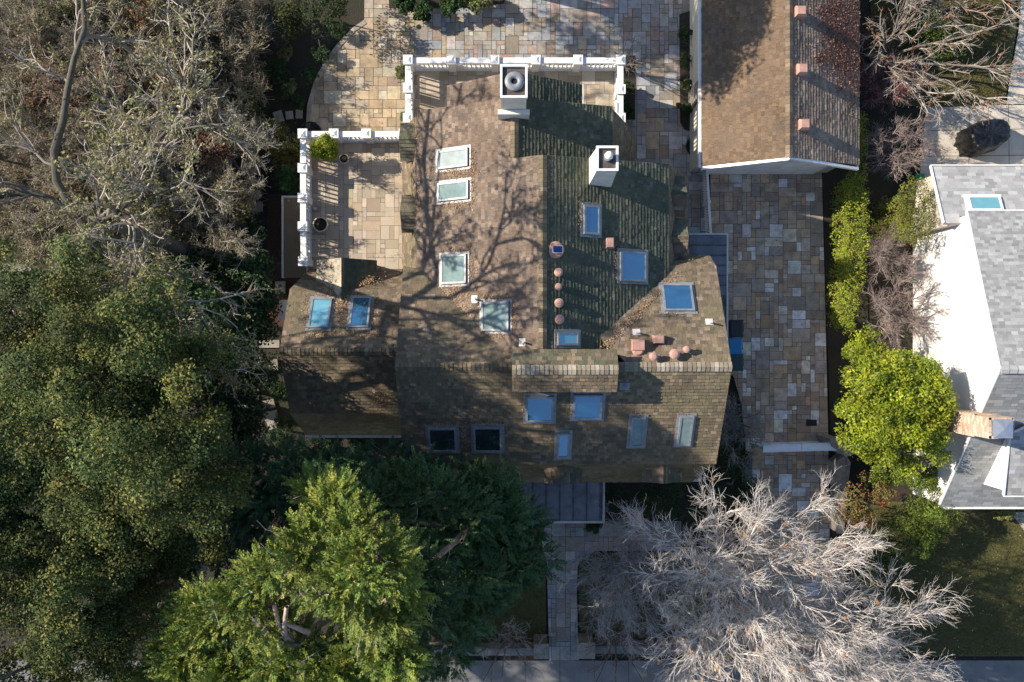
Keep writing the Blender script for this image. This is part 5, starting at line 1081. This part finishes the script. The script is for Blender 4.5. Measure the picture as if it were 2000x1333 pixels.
# ------------------------------------------------------------------ right side: hedges, bright tree, shrubs
YG = [(.25, .30, .022), (.29, .33, .028), (.18, .24, .02), (.31, .32, .03), (.13, .19, .022)]
leafy('bay_tree', 'rounded bright yellow-green tree between the driveway and the white wall', 'tree', (15.6, -3.2),
      [(1745, 735, 4.6, 1.5, 1.2, 1.2), (1720, 790, 4.8, 1.3, 1.3, 1.1), (1775, 790, 4.9, 1.3, 1.2, 1.2), (1735, 850, 4.5, 1.3, 1.1, 1.1), (1790, 735, 4.3, 1.0, .9, .9), (1695, 720, 4.0, .9, .8, .8), (1780, 870, 4.2, 1.0, .9, .9), (1690, 800, 4.2, .8, .9, .8), (1700, 855, 4.0, .9, .8, .8)], 34, .115, .48, YG, 601, 'glossleaf', sub=11, per=14, subr=.34, cr=(.2, .38), tone=.2, tr=.16, rel=(.7, 1.1), core=.6, tv=.3)
leafy('bay_tree', 'small golden-green round tree in front of the brick chimney', 'tree', (16.9, -2.9), [(1802, 808, 4.7, .7, .85, .8), (1802, 845, 4.3, .65, .7, .7), (1808, 788, 4.6, .5, .5, .55)], 34, .11, .48, [(.27, .29, .02), (.31, .31, .03), (.2, .26, .02)], 602, 'glossleaf', per=15, cr=(.2, .38), tone=.2, tr=.1)
shrub('round bright shrub at the top of the yellow-green tree', 1690, 686, 2.6, .85, YG, 603, 30, .09, 'glossleaf')
shrub('clipped bright shrub spreading in front of the fence by the white wall', 1735, 925, 1.8, .75, [(.15, .2, .03), (.18, .22, .035), (.11, .16, .03)], 604, 30, .07)
shrub('bright rounded shrub at the right end of the low clipped row', 1790, 925, 1.9, .7, [(.15, .2, .03), (.18, .22, .035), (.11, .16, .03)], 605, 30, .07)
shrub('reddish-green shrub with red berries beside the lower driveway wall', 1690, 985, 2.0, 1.1, [(.15, .14, .05), (.18, .13, .05), (.12, .13, .04), (.26, .05, .03), (.2, .16, .06)], 606, 34, .075, tone=.4)
shrub('sunny green shrub in front of the corner of the grey roof', 1815, 1000, 2.0, 1.1, [(.13, .18, .03), (.16, .2, .035), (.09, .13, .025)], 607, 34, .075)
shrub('second sunny green shrub overlapping the neighbour lawn', 1790, 1040, 1.6, .9, [(.12, .17, .03), (.15, .19, .035), (.09, .13, .025)], 608, 30, .075)
shrub('dark green shrub between the reddish one and the shaded lawn', 1735, 1060, 1.5, 1.2, [(.05, .085, .025), (.07, .10, .03), (.035, .06, .02)], 609, 30, .08)
shrub('small yellow-green shrub against the grey eave on the lawn', 1960, 1000, .8, .45, [(.16, .17, .05), (.2, .19, .06)], 610, 30, .06)
def hedge(label, poly, z, pal, seed, size=.07, n=46, rough=.16):
    """clipped hedge: clumps over the top and sides of an outline given in photo points at its top height"""
    g = rng(seed); q = np.array([P(a, b, z)[:2] for a, b in poly]); c0 = q.mean(0); lo, hi = q.min(0), q.max(0); pts = []
    def inside(x, y):
        w_ = False
        for i in range(len(q)):
            a, b = q[i], q[i - 1]
            if (a[1] > y) != (b[1] > y) and x < (b[0] - a[0]) * (y - a[1]) / (b[1] - a[1]) + a[0]: w_ = not w_
        return w_
    step = .2
    for x in np.arange(lo[0], hi[0], step):
        for y in np.arange(lo[1], hi[1], step):
            xx, yy = x + g.normal(0, .05), y + g.normal(0, .05)
            if inside(xx, yy): pts.append((xx, yy, z + g.normal(-.1, rough), .2)); 
    for i in range(len(q)):
        a, b = q[i], q[(i + 1) % len(q)]; m = max(1, int(np.linalg.norm(b - a) / step))
        for k in range(m):
            p = a + (b - a) * (k + g.random()) / m
            for zz_ in np.arange(.25, z, .3): pts.append((p[0] + g.normal(0, .07), p[1] + g.normal(0, .07), zz_, .2)) if False else pts.append((*(np.array([p[0] + g.normal(0, .07), p[1] + g.normal(0, .07)]) + (c0 - p) / (np.linalg.norm(c0 - p) + .1) * min(.55, (z - zz_) * .45)), zz_, .2))
    V, Fq, C = leaf_cloud(np.array(pts), n, size, .65, pal, g, .3, .5)
    tag(put('hedge', V, Fq, C, 'leaf', loc=(*c0, 0)), label, 'hedge'); 
HG = [(.23, .29, .03), (.27, .32, .035), (.16, .22, .03), (.29, .27, .05)]
hedge('long narrow bright ivy hedge along the right side of the driveway', [(1674, 318), (1690, 320), (1698, 370), (1700, 470), (1696, 500), (1686, 560), (1676, 580), (1666, 655), (1660, 655), (1656, 580), (1658, 500), (1656, 440), (1662, 370)], 2.3, HG, 701, n=20)
hedge('clipped square-ended hedge beside the grey roof of the neighbouring house', [(1766, 362), (1790, 350), (1816, 362), (1824, 430), (1822, 462), (1790, 476), (1764, 470), (1762, 400)], 3.3, [(.15, .18, .03), (.18, .2, .035), (.12, .15, .03), (.2, .15, .05)], 702, n=20)
hedge('thin strip of bright ivy behind the garage eave', [(1682, 220), (1692, 222), (1694, 300), (1684, 302)], 2.2, HG, 703, n=20, size=.06)
PUR = [(.26, .205, .19), (.30, .24, .215), (.22, .165, .155), (.34, .28, .25)]
SLV = [(7, (.15, 1), .95, (.4, 1.0), 5, .18, .018, 4), (6, (.15, 1), .55, (.4, 1.0), 4, .2, .012, 3), (5, (.2, 1), .32, (.4, 1), 3, .2, .009, 3)]
multi('bare_shrub', 'round bare pinkish-grey shrub between the garage and the covered barbecue', g2(1750, 295, 1.6), 2.4, 1.15, 9, 801, PUR, SLV, cat='shrub', tr=.05)
multi('bare_shrub', 'bare brown shrub just below the clipped square-ended hedge', g2(1728, 500, 1.2), 2.2, .8, 8, 802, PUR, SLV[:2] + SLV[2:], cat='shrub', tr=.045)
multi('bare_shrub', 'large bare brown shrub spreading between the ivy hedge and the white wall', g2(1745, 605, 1.6), 2.8, 1.6, 10, 803, PUR, SLV, cat='shrub', tr=.055)
multi('bare_shrub', 'bare shrub with dark red leaves behind the long eave of the garage', g2(1735, 165, 1.4), 1.7, 1.1, 9, 804, PUR, SLV, (700, .07, [(.14, .035, .05), (.2, .05, .06)], 1, 'dryleaf'), cat='shrub', tr=.05)
multi('bare_tree', 'bare silvery tree with branches stretching right over the back lawn', (16.2, 12.4), 4.2, 3.6, 10, 805, [(.33, .30, .25), (.38, .35, .30), (.27, .23, .19)], [(6, (.2, 1), 1.5, (.3, .8), 6, .14, .03, 4), (6, (.15, 1), .85, (.35, .9), 4, .16, .015, 3), (4, (.2, 1), .4, (.4, 1), 3, .2, .01, 3)], (260, .08, [(.3, .12, .06), (.26, .15, .08)], 1, 'dryleaf'), tr=.09, lean=(1.6, .4), lift=0.0)
multi('bare_tree', 'second bare tree at the top right corner, branches low over the lawn', (18.2, 15.2), 4.0, 2.8, 8, 806, [(.33, .30, .25), (.38, .35, .30), (.30, .2, .15)], [(6, (.2, 1), 1.4, (.3, .8), 6, .14, .028, 4), (6, (.15, 1), .8, (.35, .9), 4, .16, .014, 3), (3, (.2, 1), .4, (.4, 1), 3, .2, .01, 3)], (300, .08, [(.3, .12, .06), (.26, .15, .08)], 1, 'dryleaf'), tr=.09, lift=0.0)
shrub('low green plant at the back of the lawn under bare branches', 1800, 60, .5, 1.0, [(.06, .11, .02), (.09, .12, .03)], 611, 20, .08, rz=.35)
shrub('green low clump among the bare branches over the back lawn', 1850, 85, .5, .9, [(.06, .11, .02), (.09, .12, .03)], 612, 20, .08, rz=.35)
shrub('brown dead shrub beside the garage eave', 1700, 60, 1.2, 1.0, [(.16, .09, .05), (.2, .13, .08), (.12, .07, .05)], 613, 22, .08)
# strip plants
for i, (px, py, r, pal, lab) in enumerate(((1338, 70, .3, DKG, 'dark leafy plant at the top of the strip beside the garage'), (1338, 118, .28, GRN, 'green plant second from the top in the garage strip'), (1340, 165, .25, GRN, 'sunlit grassy plant in the middle of the garage strip'), (1342, 215, .25, DKG, 'dark plant low in the garage strip'),
    (1222, 175, .35, DKG, 'dark shrub outside the right balcony railing'), (1224, 215, .35, DKG, 'dark green shrub at the foot of the balcony corner'), (786, 140, .3, GRN, 'green climber outside the left balcony railing'), (792, 228, .25, GRN, 'small green plant in the corner of the balcony and wall'),
    (1327, 207, .14, OLV, 'tiny olive tuft on the edge of the garage strip'), (662, 60, .4, DARK, 'dark ground plant inside the bend of the patio kerb'), (628, 105, .4, DARK, 'dark ground plant halfway along the curved patio kerb'), (605, 150, .35, DKG, 'dark green ground plant hugging the curved patio kerb'), (585, 200, .3, DARK, 'small dark plant above the last stepping stones'), (545, 140, .5, DKG, 'dark evergreen tuft left of the curved kerb'))):
    shrub(lab, px, py, .5, r, pal, 630 + i, 16, .06)
for i, (px, py, r, pal, lab) in enumerate(((790, 6, .55, DKG, 'dark strappy plant at the top edge near the patio path'), (880, 2, .6, DKG, 'dark spiky plant in the middle of the top flower bed'), (940, -4, .6, GRN, 'green spiky plant at the right of the top flower bed'), (825, 24, .45, DKG, 'dark drooping plant reaching over the rear patio'))):
    shrub(lab, px, py, .7, r, pal, 650 + i, 22, .12)
shrub('green and rust shrub beside the terrace railing corner', 556, 275, 1.6, .8, [(.12, .15, .04), (.2, .12, .05), (.16, .17, .05), (.09, .12, .04)], 660, 28, .07)
shrub('golden mottled shrub left of the terrace above the clipped one', 565, 315, 1.4, .6, [(.2, .16, .05), (.24, .13, .06), (.14, .15, .05)], 661, 26, .07)
shrub('round clipped dark green shrub at the left of the terrace', 564, 358, 2.0, .62, [(.04, .10, .03), (.055, .125, .04), (.03, .08, .025)], 662, 40, .05, 'glossleaf')
multi('bare_shrub', 'wispy bare shrub outside the right corner of the balcony', g2(1225, 115, 1.5), 2.6, 1.0, 6, 807, [(.16, .15, .15), (.2, .18, .18)], [(5, (.2, 1), .7, (.4, 1), 5, .25, .012, 3), (5, (.2, 1), .4, (.4, 1), 4, .25, .008, 3)], cat='shrub', tr=.04)
c = P(635, 293, 3.42); leafy('lemon_tree', 'bushy yellow-green lemon tree in a pot on the terrace', 'potted tree', (c[0], c[1]), [(633, 292, 4.0, .46, .44, .4), (640, 276, 4.4, .3, .3, .3), (622, 298, 4.1, .26, .26, .26)], 26, .075, .5, [(.22, .26, .02), (.27, .28, .025), (.16, .22, .02)], 670, 'glossleaf', per=12, cr=(.12, .22), trunk=False, tone=.2)
g_ = MB(); t_ = bpy.data.objects['lemon_tree']; t_.location.z = 3.4; 
for ch in t_.children: ch.location.z -= 3.4
g_.lathe((c[0], c[1], 3.38), [(.03, 0), (.025, .5)], 8); build('trunk', g_, MAT['bark'], t_)
# tall trees just off the frame, at the top left, whose shade falls on the rear patio and the garage roof
leafy('evergreen_tree', 'tall evergreen beyond the top of the frame shading the rear patio', 'tree', (-8.0, 19.2), [(1000 - 8.0 * F / 24, 666 - 19.2 * F / 24, 12, 3.4, 3.0, 3.2), (1000 - 6.0 * F / 26, 666 - 17.2 * F / 26, 10, 2.6, 2.2, 2.4), (1000 - 9 * F / 28, 666 - 18.5 * F / 28, 8, 3.2, 2.6, 2.4)], 40, .2, .6, LVO, 901, per=18, cr=(.5, .9), tr=.3)
leafy('evergreen_tree', 'second tall evergreen beyond the top of the frame', 'tree', (-1.5, 16.4), [(1000 - 1.6 * F / 26.4, 666 - 15.7 * F / 26.4, 9.6, 1.9, 2.5, 1.6), (1000 - 1.2 * F / 28, 666 - 14.9 * F / 28, 8, 1.9, 1.7, 1.5)], 40, .2, .6, LVO, 902, per=18, cr=(.5, .9), tr=.3)

leafy('evergreen_tree', 'tall evergreen beyond the left of the frame shading the oak crowns', 'tree', (-23.0, -2.2), [(1000 - 23 * F / 20, 666 + 2.2 * F / 20, 16, 2.4, 2.4, 2.6), (1000 - 22 * F / 23, 666 + 3.6 * F / 23, 13, 2.4, 2.2, 2.2), (1000 - 23 * F / 22, 666 + .2 * F / 22, 14, 2.0, 2.0, 2.0), (1000 - 22.5 * F / 22, 666 + 6.4 * F / 22, 14, 1.8, 1.8, 1.8)], 40, .2, .6, LVO, 903, per=18, cr=(.5, .9), tr=.3)

# ------------------------------------------------------------------ fallen leaves
def litter(pl, blobs, n, pal, seed, size=.05):
    """blobs: (px, py, rx_px, ry_px, weight) on the roof plane"""
    g = rng(seed); W = np.array([b[4] for b in blobs], float); W /= W.sum(); k = g.choice(len(blobs), n, p=W); out = []
    for i in range(n):
        b = blobs[k[i]]; th = b[5] if len(b) > 5 else 0; q = g.normal(0, .5, 2); x = q[0] * b[2]; y = q[1] * b[3]
        out.append(pl.hit(b[0] + x * math.cos(th) - y * math.sin(th), b[1] + x * math.sin(th) + y * math.cos(th)) + pl.n * (.045 + g.uniform(0, .03)))
    p = np.array(out); s = size * g.uniform(.6, 1.4, n); return quads(p, pl.n + g.normal(0, .45, (n, 3)), g.normal(0, 1, (n, 3)), s, s * .65, colours(pal, n, g, .35))
LT = [(.50, .33, .18), (.42, .26, .14), (.34, .20, .11), (.56, .40, .25), (.26, .16, .10)]
parts = [litter(west, [(855, 585, 75, 28, 8), (895, 610, 40, 14, 3), (920, 640, 55, 11, 4, .85), (960, 690, 40, 9, 3, .9), (888, 336, 45, 16, 3), (924, 330, 9, 45, 2), (888, 400, 40, 12, 2), (922, 375, 9, 35, 1.5), (920, 525, 12, 40, 2), (890, 490, 30, 8, 1), (968, 582, 30, 8, 1), (1003, 620, 7, 35, 1.5), (968, 655, 30, 7, .8), (812, 262, 8, 45, 1.0), (818, 400, 7, 90, 1.2), (890, 562, 30, 10, 1)], 3000, LT, 1),
         litter(w_n, [(715, 550, 26, 14, 3), (650, 575, 35, 16, 3), (665, 610, 16, 40, 4), (600, 615, 10, 40, 1.5), (732, 620, 10, 40, 1.5), (628, 655, 30, 9, 1.5), (703, 650, 30, 9, 1.3), (672, 580, 16, 16, 1.5)], 1500, LT, 2),
         litter(w_s, [(742, 778, 16, 18, 1)], 160, LT, 3),
         litter(south, [(866, 828, 40, 5, 2), (952, 827, 40, 5, 2), (1022, 795, 5, 30, .5), (1245, 809, 18, 4, .8), (1336, 808, 16, 4, .5), (1115, 790, 4, 30, .4), (905, 850, 6, 25, .5), (989, 850, 8, 25, .4)], 520, LT, 4),
         litter(north, [(1260, 600, 95, 7, 5, -.78), (1200, 660, 60, 8, 2, -.75), (1310, 615, 30, 5, 1), (1300, 552, 25, 4, .4)], 750, LT, 5),
         litter(east, [(1132, 430, 5, 40, 2), (1202, 520, 5, 45, 2), (1150, 398, 20, 4, .8), (1085, 662, 4, 25, 1), (1205, 478, 12, 8, .5)], 260, LT, 6)]
parts = [(v, f, c) for v, f, c in parts]; V, Fq, C = merge(parts); tag(put('fallen_leaves', V, Fq, C, 'dryleaf'), kind='stuff')
RD = [(.24, .12, .085), (.30, .16, .11), (.19, .09, .065), (.34, .20, .14)]
V, Fq, C = litter(g_e, [(1652, 40, 45, 90, 6), (1630, 90, 35, 60, 3), (1655, 120, 30, 60, 3), (1605, 115, 22, 14, .6), (1640, 170, 12, 12, .2), (1622, 30, 35, 50, 2), (1664, 190, 12, 40, .3)], 6500, RD, 7, .07); V[:, 0] = np.minimum(V[:, 0], gx1 + .03); tag(put('leaf_drift', V, Fq, C, 'dryleaf'), kind='stuff')
# leaf litter on the terrace and ground, grass blades on the lawns
flat = Plane([(-30, -30, 3.0), (30, -30, 3.0), (30, 30, 3.0), (-30, 30, 3.0)]); gr = Plane([(-60, -60, .03), (60, -60, .03), (60, 60, .03), (-60, 60, .03)])
V, Fq, C = merge([litter(flat, [(792, 330, 8, 110, 3), (752, 315, 40, 35, 1.2), (770, 500, 50, 12, 1)], 420, LT, 8, .04), litter(gr, [(1850, 240, 60, 40, 2), (1830, 290, 30, 30, 1), (1640, 430, 20, 120, .5), (1900, 1150, 130, 130, 2.2), (700, 200, 90, 80, .5), (1500, 560, 110, 260, 1.2), (1100, 60, 220, 60, .6), (1300, 1300, 300, 25, 1)], 900, LT, 9, .065)]); V[:, 2] += .01; tag(put('scattered_leaves', V, Fq, C, 'dryleaf'), kind='stuff')
def grass(poly, n, pal, seed, h=.07):
    g = rng(seed); q = np.array([P(a, b, 0)[:2] for a, b in poly]); lo, hi = q.min(0), q.max(0); p = g.uniform(lo, hi, (n * 2, 2)); w_ = np.zeros(len(p), bool)
    for i in range(len(q)):
        a, b = q[i], q[i - 1]; dy = b[1] - a[1]; dy = dy if abs(dy) > 1e-9 else 1e-9
        w_ ^= ((a[1] > p[:, 1]) != (b[1] > p[:, 1])) & (p[:, 0] < (b[0] - a[0]) * (p[:, 1] - a[1]) / dy + a[0])
    p = p[w_][:n]; m = len(p); up = unit(g.normal(0, .55, (m, 3)) + [0, 0, 1.]); L = h * g.uniform(.6, 1.5, m); pos = np.hstack([p, np.full((m, 1), .02)]) + up * (L * .5)[:, None]
    return quads(pos, g.normal(0, 1, (m, 3)), up, L, .02, colours(pal, m, g, .3))
GP = [(.10, .115, .03), (.13, .13, .04), (.08, .10, .025), (.16, .13, .05)]
V, Fq, C = merge([grass([(1720, 985), (2010, 985), (2010, 1280), (1720, 1280)], 26000, GP, 1), grass([(1800, -10), (1975, -10), (1965, 200), (1805, 205), (1700, 190), (1700, -10)], 18000, [(.11, .12, .03), (.15, .13, .045), (.18, .12, .06)], 2, .09), grass([(1130, 1082), (1450, 1082), (1450, 1250), (1132, 1250)], 9000, [(.06, .075, .025), (.08, .085, .03)], 3), grass([(860, 1090), (1060, 1060), (1066, 1255), (860, 1255)], 7000, [(.06, .075, .025), (.08, .085, .03)], 4)])
tag(put('grass', V, Fq, C, 'leaf'), kind='stuff')
